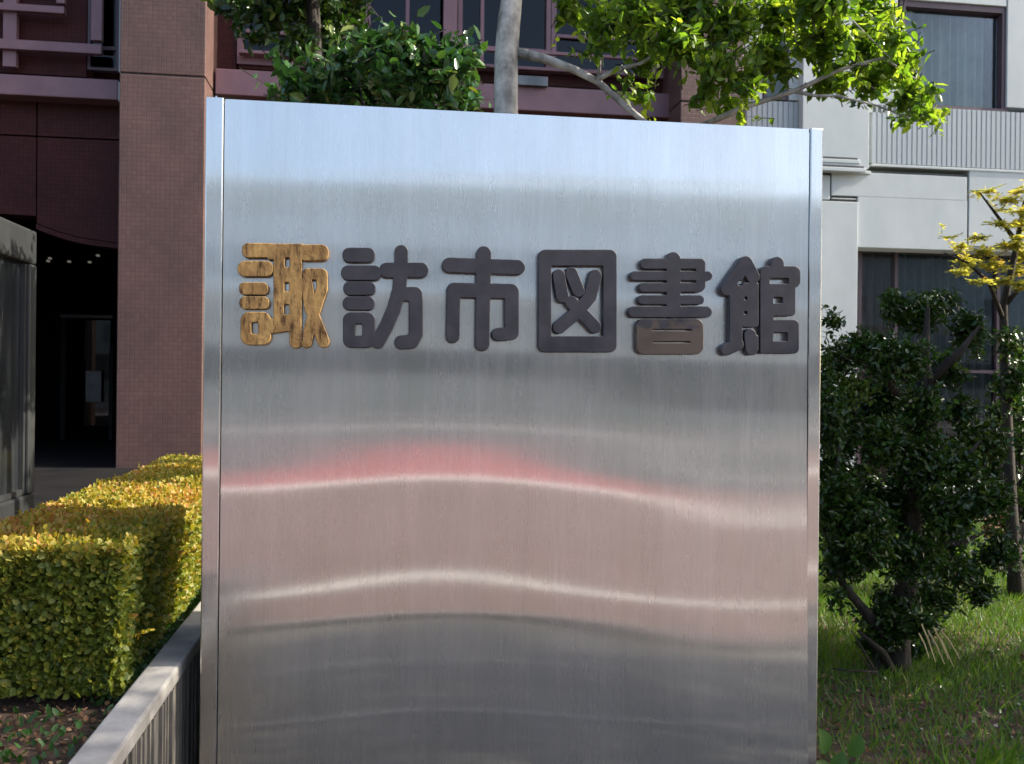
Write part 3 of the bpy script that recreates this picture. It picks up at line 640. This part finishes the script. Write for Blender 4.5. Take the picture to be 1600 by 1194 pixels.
for ci, (ox, kind, strokes) in enumerate(CH):
    xs = [];
    for s in strokes:
        for q in (s[1] if s[0] == 'a' else [s]):
            if q[0] in 'sp': xs += [p[0] for p in q[1]]
            elif q[0] in 'rh': xs += [q[1][0], q[1][2]]
    x0, x1 = min(xs)-50, max(xs)+50; st = 2.2
    PX, PY = np.meshgrid(np.arange(x0, x1, st), np.arange(60, 700, st))
    dd = field(strokes, PX, PY)
    dd = dd + 3.2 + .35*np.sin(PX*.11+PY*.05+ci)*np.sin(PY*.09-ci) + (0.9*np.sin(PX*.31)*np.sin(PY*.27) if kind == 'gold' else 0)
    k_ = np.array([1, 2, 1])/4.
    for _ in range(2):
        dd = np.apply_along_axis(lambda q: np.convolve(np.pad(q, 1, 'edge'), k_, 'valid'), 0, dd)
        dd = np.apply_along_axis(lambda q: np.convolve(np.pad(q, 1, 'edge'), k_, 'valid'), 1, dd)
    cu = bpy.data.curves.new('character', 'CURVE'); cu.dimensions = '2D'; cu.fill_mode = 'BOTH'; cu.extrude = 0.010; cu.bevel_depth = 0.0022; cu.bevel_resolution = 2
    for lp in contours(dd, x0, 60, st):
        lp = lp[::2]
        sp = cu.splines.new('POLY'); sp.points.add(len(lp)-1); sp.use_cyclic_u = True
        for q, (zx, zy) in zip(sp.points, lp):
            p = at(ox + zx/3.2653, 350 + zy/3.2653, YS-.02); q.co = (p.x, p.z, 0, 1)
    tmp = bpy.data.objects.new('tmp', cu); C.objects.link(tmp)
    bpy.context.view_layer.update()
    me = bpy.data.meshes.new_from_object(tmp.evaluated_get(bpy.context.evaluated_depsgraph_get())); me.name = 'character'
    bpy.data.objects.remove(tmp)
    co = np.zeros(len(me.vertices)*3); me.vertices.foreach_get('co', co); co = co.reshape(-1, 3)
    cx = co[:, 0].mean(); cz = co[:, 1].mean()
    jx = int(np.clip(np.interp(cx, X, np.arange(len(X))), 0, nx_)); jz = int(np.clip(np.interp(cz, Z, np.arange(len(Z))), 0, nz_))
    yb = YF[jz, jx]
    new = np.stack([co[:, 0]-cx, -co[:, 2], co[:, 1]-cz], 1); me.vertices.foreach_set('co', new.ravel()); me.update()
    me.materials.clear(); me.materials.append(LM[kind])
    o = link('character', me, None, sign); o.location = Vector((cx, yb-.0165, cz)) - sign.location
    if LLAB[ci]: o['label'] = LLAB[ci]

# ================================================================== LEFT: low wall, hedge, notice case
kt = 0.60
kw = thing('retaining_wall', 'low concrete planter wall with smooth top and vertically ribbed side beside the hedge', 'wall', (-.66, 5, 0))
box('coping', (-.716, -.616, 1.2, 10.4, kt-.05, kt), CONC, kw, .008)
box('body', (-.716, -.646, 1.2, 10.4, -.03, kt-.051), CONC_R, kw)
m = MB()
y = 1.22
while y < 10.4:
    d = .026 + .004*math.sin(y*37); m.box(-.6459, -.620-.004*math.sin(y*53), y, y+d*.62, 0, kt-.052); y += d*1.3
m.build('ribbed_face', CONC_R, kw, kind='stuff')

# hedge
HX0, HX1, HY0, HY1, HZ = -1.26, -.745, 2.86, 5.8, 1.0
hd = thing('hedge', 'clipped yellow-green hedge with reddish tips behind the low concrete wall', 'hedge', ((HX0+HX1)/2, (HY0+HY1)/2, SOILZ))
def hedge_pts(n, face):
    a, b2 = RNG.random(n), RNG.random(n); dep = RNG.random(n)**2.2*.10
    bumps = lambda p, q: .005*np.sin(p*13+q*3)+.004*np.sin(p*21-q*5)
    if face == 'top':
        x, y_ = HX0+(HX1-HX0)*a, HY0+(HY1-HY0)*b2; p = np.stack([x, y_, HZ-dep+bumps(x, y_)+.02*(y_-3)/2], 1); nn = (0, 0, 1)
    elif face == 'right':
        y_, z = HY0+(HY1-HY0)*a, SOILZ+.035+(HZ-SOILZ-.035)*b2; p = np.stack([HX1-dep+bumps(y_, z)-.05*(1-(z-SOILZ)/.46), y_, z+.02*(y_-3)/2], 1); nn = (1, 0, .1)
    elif face == 'left':
        y_, z = HY0+(HY1-HY0)*a, SOILZ+.035+(HZ-SOILZ-.035)*b2; p = np.stack([HX0+dep, y_, z], 1); nn = (-1, 0, .1)
    else:
        x, z = HX0+(HX1-HX0)*a, SOILZ+.035+(HZ-SOILZ-.035)*b2; p = np.stack([x, HY0+dep+bumps(x*1.5, z)+.04*(1-(z-SOILZ)/.46), z], 1); nn = (0, -1, .25)
    # round the box's edges
    return p, np.array(nn, float), dep
P_, A_, N_, S_, T_ = [], [], [], [], []
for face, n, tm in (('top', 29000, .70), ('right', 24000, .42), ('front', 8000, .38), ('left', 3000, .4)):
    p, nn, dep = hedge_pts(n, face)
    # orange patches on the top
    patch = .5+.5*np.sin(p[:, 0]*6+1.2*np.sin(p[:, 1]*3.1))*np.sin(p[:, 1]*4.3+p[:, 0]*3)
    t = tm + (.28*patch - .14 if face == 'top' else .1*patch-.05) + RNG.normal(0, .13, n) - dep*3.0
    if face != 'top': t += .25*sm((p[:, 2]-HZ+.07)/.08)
    ax = unit(nn*.55 + rnd(n, .6) + np.array([0, 0, .25])); no = unit(nn*.7 + rnd(n, .5) + np.array([0.25, -.1, .35]))
    sz = RNG.uniform(.014, .027, n)*(.8 if face == 'top' else 1.05)
    P_.append(p); A_.append(ax); N_.append(no); S_.append(sz); T_.append(t)
for _ in range(240):
    x, y_ = RNG.uniform(HX0, HX1), RNG.uniform(HY0, HY1); k = 7; h_ = RNG.uniform(.02, .07); side = RNG.random() < .35
    st0 = np.array([HX1-.01, y_, RNG.uniform(SOILZ+.15, HZ)]) if side else np.array([x, y_, HZ-.01]); dr = unit(np.array([.8, 0, .5]) + RNG.normal(0, .2, 3)) if side else unit(np.array([0, 0, 1.]) + RNG.normal(0, .25, 3))
    tt = np.linspace(.2, 1, k)[:, None]; P_.append(st0 + dr*h_*tt); A_.append(unit(dr*.8 + rnd(k, .6))); N_.append(unit(rnd(k, .6)+np.array([0, -.2, .5]))); S_.append(RNG.uniform(.012, .022, k)); T_.append(RNG.normal(.62, .15, k))
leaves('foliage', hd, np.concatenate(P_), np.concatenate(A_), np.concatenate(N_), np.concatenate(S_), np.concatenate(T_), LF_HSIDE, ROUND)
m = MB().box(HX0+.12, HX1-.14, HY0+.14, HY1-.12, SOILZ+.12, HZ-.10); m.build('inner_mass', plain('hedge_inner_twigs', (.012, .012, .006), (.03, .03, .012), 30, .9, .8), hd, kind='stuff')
m = MB()
for i in range(70):
    x, y_ = RNG.uniform(HX0+.08, HX1-.08), RNG.uniform(HY0+.08, HY1-.1); r = RNG.uniform(.004, .010)
    m.tube([(x, y_, SOILZ-.02), (x+RNG.normal(0, .03), y_+RNG.normal(0, .03), SOILZ+.1), (x+RNG.uniform(-.05, .05), y_+RNG.uniform(-.05, .05), SOILZ+.3)], [r, r*.8, r*.4], 5)
m.build('stems', BARK_D, hd, kind='stuff')

# low ground cover and litter in the bed
def scatter(name, n, xr_, yr_, z, size, tint, mat, tpl, up, label, cat, flat=.5, dens=None):
    x = RNG.uniform(*xr_, n); y_ = RNG.uniform(*yr_, n)
    if dens is not None:
        k = RNG.random(n) < dens(x, y_); x, y_ = x[k], y_[k]; n = len(x)
    zz_ = z + (0.015*np.sin(x*3.1+y_*1.7)*np.sin(y_*2.3-x) if z == 0 else 0) + RNG.uniform(0, .008, n)
    p = np.stack([x, y_, zz_], 1)
    ax = unit(rnd(n, flat)*np.array([1, 1, .4]) + np.array([0, 0, up])); no = unit(rnd(n, .4) + (np.array([0, 0, 1.]) if up < .5 else np.array([0, -1., .2])))
    me = leaf_mesh(name, p, ax, no, RNG.uniform(size*.6, size*1.25, n), np.clip(RNG.normal(tint, .22, n), 0, 1), tpl)
    o = link(name, me, mat); tag(o, label, cat, kind='stuff'); return o
scatter('leaf_litter', 5200, (-1.9, -.72), (1.6, 5.5), SOILZ+.002, .019, .45, LF_DRY, ROUND, .15, 'dry brown leaf litter on the soil under the hedge', 'leaf litter')
scatter('wood_chips', 5000, (-1.9, -.72), (1.6, 3.6), SOILZ+.001, .03, .15, LF_DRY, BLADE, .1, 'fine twigs and needles matted on the soil before the hedge', 'twig litter', .9)
scatter('ground_cover', 1500, (-.84, -.718), (2.9, 5.2), SOILZ+.005, .022, .45, LF_PLANT, ROUND, .6, 'small green ground cover between the hedge and the low wall', 'ground cover', 1.0)
scatter('bed_weeds', 160, (-1.25, -.75), (2.4, 2.85), SOILZ, .028, .5, LF_PLANT, LEAF, .9, 'small green weeds in the soil before the hedge', 'weeds', .8)

# notice case on the left
XC = -1.62; zc0, zc1 = .86, 2.19; yc0, yc1 = 2.5, 4.66
nc = thing('notice_case', 'grey metal notice case with smeared dark glass at the left edge', 'notice case', (XC-.12, 3.6, SOILZ))
box('frame_top', (XC-.24, XC, yc0, yc1, zc1-.16, zc1), CASE_FR, nc, .012)
box('frame_bottom', (XC-.24, XC, yc0, yc1, zc0, zc0+.09), CASE_FR, nc, .012)
for y_ in (yc0, yc1-.085): box('frame_post', (XC-.24, XC, y_, y_+.085, zc0+.092, zc1-.162), CASE_FR, nc, .008)
box('glass_panel', (XC-.05, XC-.035, yc0+.085, yc1-.085, zc0+.09, zc1-.16), CASEG, nc)
box('back_panel', (XC-.22, XC-.18, yc0+.085, yc1-.085, zc0+.09, zc1-.16), CASE_FR, nc)
box('inner_trim', (XC-.034, XC-.015, yc1-.11, yc1-.0865, zc0+.095, zc1-.165), STEEL_DULL, nc)
box('inner_trim', (XC-.034, XC-.015, yc0+.087, yc1-.112, zc0+.093, zc0+.118), STEEL_DULL, nc)
for y_ in (yc0+.25, yc1-.3): box('leg', (XC-.16, XC-.08, y_, y_+.07, SOILZ-.02, zc0-.001), CASE_FR, nc, .006)

# ================================================================== TREES AND SHRUBS
def wp(pts, Y=None): return [tuple(at(u, v, y_)) for u, v, y_ in pts]
YT = 4.9
b0 = at(795, 900, YT)
tr = thing('garden_tree', 'slender tree with pale smooth trunk and bright green leaves spreading right behind the sign', 'tree', (b0.x, YT, 0))
tp = [Vector((b0.x-.05, YT, -.03)), Vector((b0.x-.04, YT, .5)), at(788, 330, YT), at(790, 175, YT), at(791, 90, YT), at(796, 30, YT), at(806, -50, YT+.02), at(812, -220, YT+.1), at(800, -420, YT+.2)]
MB().tube(tp, [.10, .08, .070, .064, .062, .060, .048, .035, .02], 14).build('trunk', BARK_L, tr, smooth=True)
def branch(pts, rad, mat, parent, name='branch'): return MB().tube(wp(pts), rad, 8).build(name, mat, parent, smooth=True)
branch([(800, 80, 4.9), (850, 92, 4.87), (895, 108, 4.85), (935, 128, 4.82), (965, 155, 4.8), (1000, 185, 4.75), (1040, 215, 4.72), (1100, 195, 4.7), (1170, 165, 4.68), (1240, 143, 4.65), (1310, 110, 4.6), (1380, 90, 4.55), (1440, 130, 4.5)],
       [.028, .025, .022, .019, .017, .016, .016, .016, .015, .013, .010, .007, .004], BARK_L, tr)
branch([(930, 126, 4.82), (965, 108, 4.75), (1000, 100, 4.7), (1060, 60, 4.7), (1120, 10, 4.7), (1180, -60, 4.7)], [.014, .012, .010, .009, .007, .004], BARK_L, tr)
branch([(935, 120, 4.83), (938, 80, 4.85), (955, 30, 4.9), (980, -40, 4.95), (1010, -150, 5)], [.010, .009, .008, .007, .004], BARK_L, tr)
branch([(806, -30, 4.92), (900, -90, 4.85), (1050, -110, 4.8), (1200, -70, 4.7), (1320, 20, 4.6), (1390, 90, 4.5)], [.02, .017, .013, .009, .005, .003], BARK_L, tr)
branch([(1240, 143, 4.65), (1275, 150, 4.6), (1310, 150, 4.55), (1370, 165, 4.5), (1420, 185, 4.5)], [.010, .008, .007, .005, .003], BARK_L, tr)
cl = [(895,20,42,28),(950,35,50,38),(930,80,25,18),(1000,25,60,40),(1060,70,60,38),(1010,90,35,20),(1130,40,70,48),(1120,105,40,30),(1060,15,60,35),(1220,30,80,50),(1200,95,60,38),
      (1165,130,40,22),(1290,60,60,52),(1300,125,52,30),(1345,70,50,45),(1370,125,48,38),(1410,95,45,38),(1420,150,48,30),(1450,175,30,18),(1405,190,14,16),(1140,165,30,14),(1105,145,28,14),(1000,150,22,18),(985,128,12,10),(1160,180,22,8),
      (1280,5,80,30),(1370,20,40,40),(1400,60,25,25),(1100,-60,120,50),(1250,-60,130,50),(950,-60,90,40),(1000,-180,160,80),(800,-330,240,120),(600,-260,110,60),(1150,-220,150,80)]
p, a, n_, s, t, tw = clump_leaves(cl, 23000, (4.35, 5.15), .064, .5, twig=9, up=.55, droop=.35, shell=.35, tv=.22)
leaves('foliage', tr, p, a, n_, s, t, LF_TREE, LEAF, single=300); twig_mesh('twigs', tw, BARK_D, tr, .0035)

# glossy shrub behind the sign
gx = at(640, 600, 4.3)
gs = thing('glossy_shrub', 'dark glossy broadleaf shrub showing above the sign, left of the pale trunk', 'shrub', (gx.x, 4.3, 0))
for (u, v) in ((560, 120), (640, 90), (700, 120), (480, 150)):
    MB().tube([(gx.x+RNG.normal(0, .05), 4.3, -.03), tuple(at((u+640)/2, 500, 4.3)), tuple(at((u*2+640)/3, 260, 4.3)), tuple(at(u, v, 4.25))], [.022, .017, .012, .004], 7).build('stem', BARK_D, gs, smooth=True)
cl = [(640,120,75,40),(570,130,60,32),(500,140,50,24),(460,130,28,16),(700,115,45,36),(600,78,50,24),(725,90,24,24),(660,75,40,20),(545,95,30,22),(715,155,40,20),(450,155,20,14),
      (600,168,110,20)]
p, a, n_, s, t, tw = clump_leaves(cl, 3100, (4.0, 4.5), .070, .38, twig=8, up=.8, droop=.15, shell=.5, tv=.2)
leaves('foliage', gs, p, a, n_, s, t, LF_GLOSS, LEAF, single=250); twig_mesh('twigs', tw, BARK_D, gs)
# darker tree upper left
dx = at(500, 600, 5.6)
dt = thing('evergreen_tree', 'dark evergreen tree with drooping foliage at the top left, in front of the plum window', 'tree', (dx.x, 5.6, 0))
MB().tube([(dx.x, 5.6, -.03), tuple(at(498, 300, 5.6)), tuple(at(490, 40, 5.6)), tuple(at(480, -150, 5.6)), tuple(at(475, -330, 5.6))], [.05, .045, .04, .03, .01], 10).build('trunk', BARK_D, dt, smooth=True)
cl = [(440,25,70,38),(390,10,45,24),(500,30,60,50),(545,25,28,40),(350,8,22,20),(370,35,16,14),(470,70,50,28),(400,55,30,14),(520,80,28,18),(470,-60,140,60),(450,-180,150,80),(480,-300,100,70),(560,5,16,22)]
p, a, n_, s, t, tw = clump_leaves(cl, 7000, (5.3, 5.9), .064, .35, twig=9, up=.4, droop=.4, shell=.4, tv=.25)
leaves('foliage', dt, p, a, n_, s, t, LF_DARK, LEAF, single=150); twig_mesh('twigs', tw, BARK_D, dt)

# dark shrub on the lawn, right
sx = at(1402, 1080, 4.55)
ds = thing('evergreen_shrub', 'tall dark green clumpy shrub with twisted trunk on the lawn right of the sign', 'shrub', (sx.x, 4.55, 0))
branch([(1402, 1096, 4.55), (1398, 1060, 4.55), (1400, 1000, 4.55), (1415, 930, 4.56), (1425, 840, 4.56), (1436, 740, 4.55), (1440, 650, 4.55), (1445, 560, 4.55), (1450, 480, 4.55)], [.095, .085, .075, .06, .05, .042, .036, .025, .010], BARK_D, ds, 'trunk')
for pts in ([(1400, 1010, 4.5), (1360, 965, 4.48), (1318, 915, 4.45), (1300, 850, 4.42), (1305, 760, 4.4), (1320, 640, 4.4)], [(1436, 780, 4.55), (1490, 740, 4.5), (1530, 690, 4.5)],
            [(1430, 850, 4.55), (1500, 850, 4.5), (1540, 830, 4.5)], [(1440, 660, 4.55), (1390, 600, 4.5), (1330, 560, 4.45)], [(1445, 600, 4.55), (1500, 550, 4.5), (1530, 510, 4.5)], [(1402, 1070, 4.5), (1380, 1020, 4.4), (1340, 985, 4.38)]):
    branch(pts, list(np.linspace(.032, .007, len(pts))), BARK_D, ds)
cl = [(1430,490,55,40),(1395,475,30,22),(1470,470,40,28),(1515,515,38,45),(1400,560,70,45),(1302,500,14,18,4.5),(1312,560,34,40),(1330,610,45,28,4.4,.45),(1345,540,35,30),(1480,580,40,35),
      (1318,670,38,55),(1375,690,50,55),(1440,640,45,50),(1535,690,60,42,None,.15),(1490,730,55,42,None,.08),(1330,770,48,65),(1400,790,60,55),(1480,800,60,50),(1545,780,45,42),
      (1340,865,50,36),(1420,870,70,42),(1500,890,52,42),(1535,925,22,30),(1400,940,60,28),(1460,935,50,32),(1300,890,18,26),(1310,930,16,12),(1300,720,20,100),(1380,620,60,40),(1440,720,70,60),(1370,640,60,60),(1300,820,22,60),(1460,860,70,50),(1390,985,45,20),(1350,830,60,60),(1500,640,40,30),(1560,860,40,40),(1290,600,14,60),(1390,965,70,30),(1440,975,40,24),(1375,1000,40,26),(1430,1010,30,16),(1310,780,40,60,4.25),(1300,650,25,70,4.25),(1320,870,45,40,4.3)]
p, a, n_, s, t, tw = clump_leaves(cl, 60000, (4.2, 4.9), .036, .36, twig=10, up=.8, droop=0, shell=.45, tv=.16)
leaves('foliage', ds, p, a, n_, s, t, LF_DARK, LEAF, single=300); twig_mesh('twigs', tw, BARK_D, ds, .0025)
branch([(1385, 1094, 4.5), (1372, 1050, 4.48), (1378, 1000, 4.5), (1400, 950, 4.5)], [.05, .042, .032, .02], BARK_D, ds, 'stem')
# bare twigs at its foot
for pts in ([(1365, 1045, 4.3), (1345, 1010, 4.3), (1330, 985, 4.3)], [(1372, 1050, 4.3), (1330, 1048, 4.3), (1300, 1045, 4.3)], [(1365, 1050, 4.3), (1340, 1075, 4.3), (1322, 1095, 4.3)], [(1400, 1075, 4.45), (1365, 1050, 4.3), (1340, 1020, 4.3)]):
    branch(pts, [.007, .005, .003], BARK_D, ds, 'bare_twig')

# maple at the right edge
mx_ = at(1580, 600, 6.0)
mp_ = thing('maple_tree', 'small maple with layered yellow leaves at the right edge', 'tree', (mx_.x, 6.0, 0))
branch([(1590, 960, 6.0), (1580, 800, 6.0), (1572, 620, 6.0), (1568, 480, 6.0), (1585, 400, 6.0), (1600, 320, 6.0), (1640, 200, 6)], [.06, .042, .034, .028, .02, .014, .006], BARK_D, mp_, 'trunk')
for pts in ([(1568, 500, 6), (1545, 440, 5.9), (1510, 410, 5.85), (1475, 395, 5.8)], [(1590, 380, 6), (1560, 340, 5.9), (1530, 300, 5.9)], [(1568, 480, 6), (1620, 420, 5.9), (1680, 390, 5.8)]):
    branch(pts, list(np.linspace(.018, .005, len(pts))), BARK_D, mp_)
cl = [(1545,298,26,5),(1575,312,34,8),(1600,330,30,10),(1560,330,14,4),(1590,350,24,6),(1490,370,20,3),(1500,385,30,7),(1540,392,34,9),(1580,385,34,12),(1505,408,36,9),(1550,415,42,12),(1590,425,30,14),(1570,440,24,8),(1600,400,26,20),
      (1650,380,60,50),(1640,300,60,40),(1680,440,50,40),(1590,372,20,8),(1470,352,10,2),(1500,425,26,7),(1530,440,26,7),(1600,445,30,14),(1530,372,30,6),(1560,350,30,7),(1600,350,30,14),(1530,300,20,4),(1590,300,24,6)]
p, a, n_, s, t, tw = clump_leaves(cl, 11000, (5.6, 6.2), .034, .42, twig=9, up=2.2, droop=.05, shell=.2, tv=.2, flat=.32)
leaves('foliage', mp_, p, a, n_, s, t, LF_MAPLE, STAR, single=150); twig_mesh('twigs', tw, BARK_D, mp_, .0025)
# background shrubs near the building
def bush(label, cl, n, Yr, size, mat, mu, stem, name='garden_shrub', tv=.2, group=None):
    u, v, Y = stem; c = at(u, v, Y); o = thing(name, label, 'shrub', (c.x, Y, 0))
    for k in range(4):
        q = cl[k % len(cl)]; MB().tube([(c.x+RNG.normal(0, .04), Y, -.03), tuple(at((u+q[0])/2, (900+q[1])/2, Y)), tuple(at(q[0], q[1], Y))], [.02, .014, .005], 6).build('stem', BARK_D, o, smooth=True)
    p, a, n_, s, t, tw = clump_leaves(cl, n, Yr, size, mu, twig=9, up=.8, shell=.4, tv=tv)
    leaves('foliage', o, p, a, n_, s, t, mat, LEAF); twig_mesh('twigs', tw, BARK_D, o, .003); return o
bush('dark leafy shrub beneath the yellow maple at the right edge', [(1590,600,26,60),(1585,690,34,60),(1595,770,40,50),(1620,650,50,90),(1560,650,24,40),(1575,540,24,34),(1550,740,26,36),(1598,560,18,60),(1570,600,24,40)], 5200, (5.9, 6.4), .05, LF_DARK, .4, (1600, 900, 6.1))
bush('low rusty red leaved bush behind the dark shrub, right edge', [(1580,810,36,24),(1590,840,30,16),(1550,830,26,16)], 900, (6.6, 7.0), .045, LF_DRY, .35, (1580, 880, 6.8))
bush('dark mid green shrub by the curtained ground floor window', [(1400,790,90,60),(1300,780,80,60),(1500,790,90,50),(1480,720,60,40)], 4500, (8.6, 9.4), .07, LF_DARK, .3, (1420, 840, 9.0))
bush('low clipped shrub against the wall behind the sign', [(1150,800,80,50),(1000,800,90,50),(850,800,90,50)], 3000, (8.8, 9.4), .07, LF_DARK, .4, (1000, 850, 9.0))

# unseen trees added at right to shade the dark shrub, soil and forecourt
def shade_tree(label, x, y_, z0, z1, rx, ry, n, seed):
    o = thing('shade_tree', label, 'tree', (x, y_, 0))
    MB().tube([(x, y_, -.03), (x+.05, y_, z0*.6), (x, y_+.05, (z0+z1)/2), (x-.05, y_, z1)], [.1, .08, .05, .01], 10).build('trunk', BARK_D, o, smooth=True)
    d = unit(rnd(n)); r = RNG.random((n, 1))**.4
    p = np.array([x, y_, (z0+z1)/2]) + d*r*np.array([rx, ry, (z1-z0)/2])
    leaves('foliage', o, p, unit(d+rnd(n, .7)), unit(rnd(n, .6)+np.array([.4, 0, .8])), RNG.uniform(.08, .15, n), RNG.normal(.4, .2, n), LF_DARK, LEAF)
shade_tree('dense evergreen tree added unseen beyond the right edge for its shade, nearer one', 5.3, 3.9, 1.1, 4.5, 1.0, 1.3, 7000, 1)
shade_tree('dense evergreen tree added unseen beyond the right edge for its shade, at the forecourt', 5.6, 1.25, 1.6, 6.6, 1.3, 1.45, 8000, 2)

# ---- ground plants on the right
grass_d = lambda x, y_: np.clip(.30 + .75*sm((y_-3.7)/.9), 0, 1)*(.72+.28*np.sin(x*4+1.3*y_)*np.sin(y_*3-x)) + .06
o = scatter('grass', 150000, (.9, 6.5), (2.9, 10.2), 0, .075, .45, LF_GRASS, BLADE, .9, 'short bright grass covering the lawn right of the sign', 'grass', .45, grass_d)
scatter('fallen_leaves', 9000, (1.2, 5.5), (2.7, 6.2), 0, .024, .4, LF_DRY, ROUND, .12, 'dry brown leaves and twigs on the shaded soil, lower right', 'leaf litter', .6)
scatter('low_weeds', 3200, (1.2, 4.5), (2.8, 4.9), 0, .030, .35, LF_PLANT, LEAF, .5, 'small green weeds scattered over the shaded soil', 'weeds', .8)
# broad leaved plant by the sign's foot
pc = at(1318, 1230, 3.15); pz = 0
bp = thing('broadleaf_plant', 'young plant with large oval leaves at the lower right corner of the sign', 'plant', (pc.x, 3.15, 0))
LT = [0, .12, .3, .5, .7, .88, 1]; LWD = [.02, .2, .33, .37, .30, .15, 0]
BRD = (np.array([q for t, w_ in zip(LT, LWD) for q in ((-w_, t, .10*w_/.37-.22*t*t), (0, t, -.02-.22*t*t), (w_, t, .10*w_/.37-.22*t*t))], float),
       [f for i in range(6) for f in ((3*i, 3*i+1, 3*i+4, 3*i+3), (3*i+1, 3*i+2, 3*i+5, 3*i+4))])
BL = leaf_mesh('broad_leaf', np.zeros((1, 3)), np.array([[0, 1, 0.]]), np.array([[0, 0, 1.]]), np.array([1.]), np.array([.6]), BRD); BL.materials.append(LF_PLANT)
for (u, v, ang, L_, tilt) in ((1290, 1178, 100, .10, .5), (1328, 1182, 70, .09, .4), (1300, 1210, 60, .09, .7), (1340, 1215, 40, .08, .3), (1296, 1215, 120, .09, .3), (1310, 1225, 250, .10, .2), (1350, 1230, -10, .11, .2)):
    q = at(u, v, 3.12+.03*math.sin(u)); o = link('leaf', BL, None, bp); o.location = q - bp.location
    aa = math.radians(ang); ax = Vector((math.cos(aa), -.25, math.sin(aa)*tilt+.45)).normalized(); no = Vector((.2, -.75, .6)); x = ax.cross(no).normalized(); z = x.cross(ax)
    o.matrix_basis = Matrix.Translation(q - bp.location) @ Matrix((x, ax, z)).transposed().to_4x4() @ Matrix.Diagonal((L_, L_, L_, 1))
    MB().tube([(pc.x, 3.15, -.01), tuple((Vector((pc.x, 3.15, 0))+q)/2+Vector((0, 0, .05))), tuple(q)], [.005, .004, .003], 5).build('stalk', LF_PLANT, bp, smooth=True)
# straw coloured bent stalks
sg = at(1450, 985, 4.1)
st_ = thing('dry_stalks', 'tuft of straw coloured dry stalks leaning right beside the shrub trunk', 'dry stalks', (sg.x, 4.1, 0))
for (a1, b1, a2, b2) in ((1440, 975, 1462, 1035), (1450, 985, 1476, 1038), (1458, 980, 1490, 1042), (1470, 985, 1500, 1030), (1436, 990, 1452, 1028), (1462, 990, 1482, 1030)):
    p0, p1 = at(a1, b1, 4.12), at(a2, b2, 4.0); MB().tube([tuple(p0), tuple((p0+p1)/2+Vector((0, 0, .012))), tuple(p1)], [.004, .004, .002], 5).build('stalk', LF_DRY_ST if 'LF_DRY_ST' in globals() else plain('straw_stalk', (.38, .27, .12), (.5, .4, .2), 10, .8), st_)
# long grass blades, lower right corner
for k, (u, v, lean) in enumerate(((1490, 1200, -.5), (1530, 1210, .3), (1570, 1205, .6), (1595, 1200, -.2))):
    q = at(u, v, 3.25); t_ = thing('grass_tuft', ['grass tuft with blades arching left at the bottom right', 'second grass tuft from the right corner at the bottom edge, small upright', 'grass tuft leaning right near the bottom right corner', 'grass tuft in the very corner at bottom right'][k], 'grass tuft', (q.x, 3.25, 0), 'grass tufts at the bottom edge')
    n = 12; pts = np.tile(np.array([q.x, 3.25, 0.0]), (n, 1)) + rnd(n, .025)*np.array([1, 1, 0])
    ax = unit(rnd(n, .35) + np.array([lean, -.1, .9])); me = leaf_mesh('blades', pts-np.array([q.x, 3.25, 0]), ax, unit(rnd(n, .3)+np.array([0, -1., .4])), RNG.uniform(.08, .2, n), RNG.uniform(.3, .8, n), BLADE, 1.4)
    link('blades', me, LF_GRASS, t_)
# pebbles
pb = None
for k, (u, v) in enumerate(((1590, 1116), (1520, 1142), (1482, 1160), (1555, 1150), (1440, 1150), (1580, 1170))):
    q = at(u, v, 4.0); Yq = EYE/max(.01, (v-597+6)/F)*.96; q = at(u, v, Yq)
    if pb is None:
        import bmesh
        bm = bmesh.new(); bmesh.ops.create_icosphere(bm, subdivisions=2, radius=.009)
        for vx in bm.verts: vx.co *= 1+.2*math.sin(vx.co.x*300+vx.co.y*190); vx.co.z *= .6
        me = bpy.data.meshes.new('pebble'); bm.to_mesh(me); bm.free(); me.materials.append(plain('pale_pebble', (.34, .32, .3), (.45, .43, .4), 20, .8)); pb = me
    o = link('pebble', pb); o.location = (q.x, Yq, .012); o.scale = (RNG.uniform(.6, 1.2),)*3
    tag(o, 'small pale pebble on the dark soil at lower right', 'pebble', 'pale pebbles on the soil')
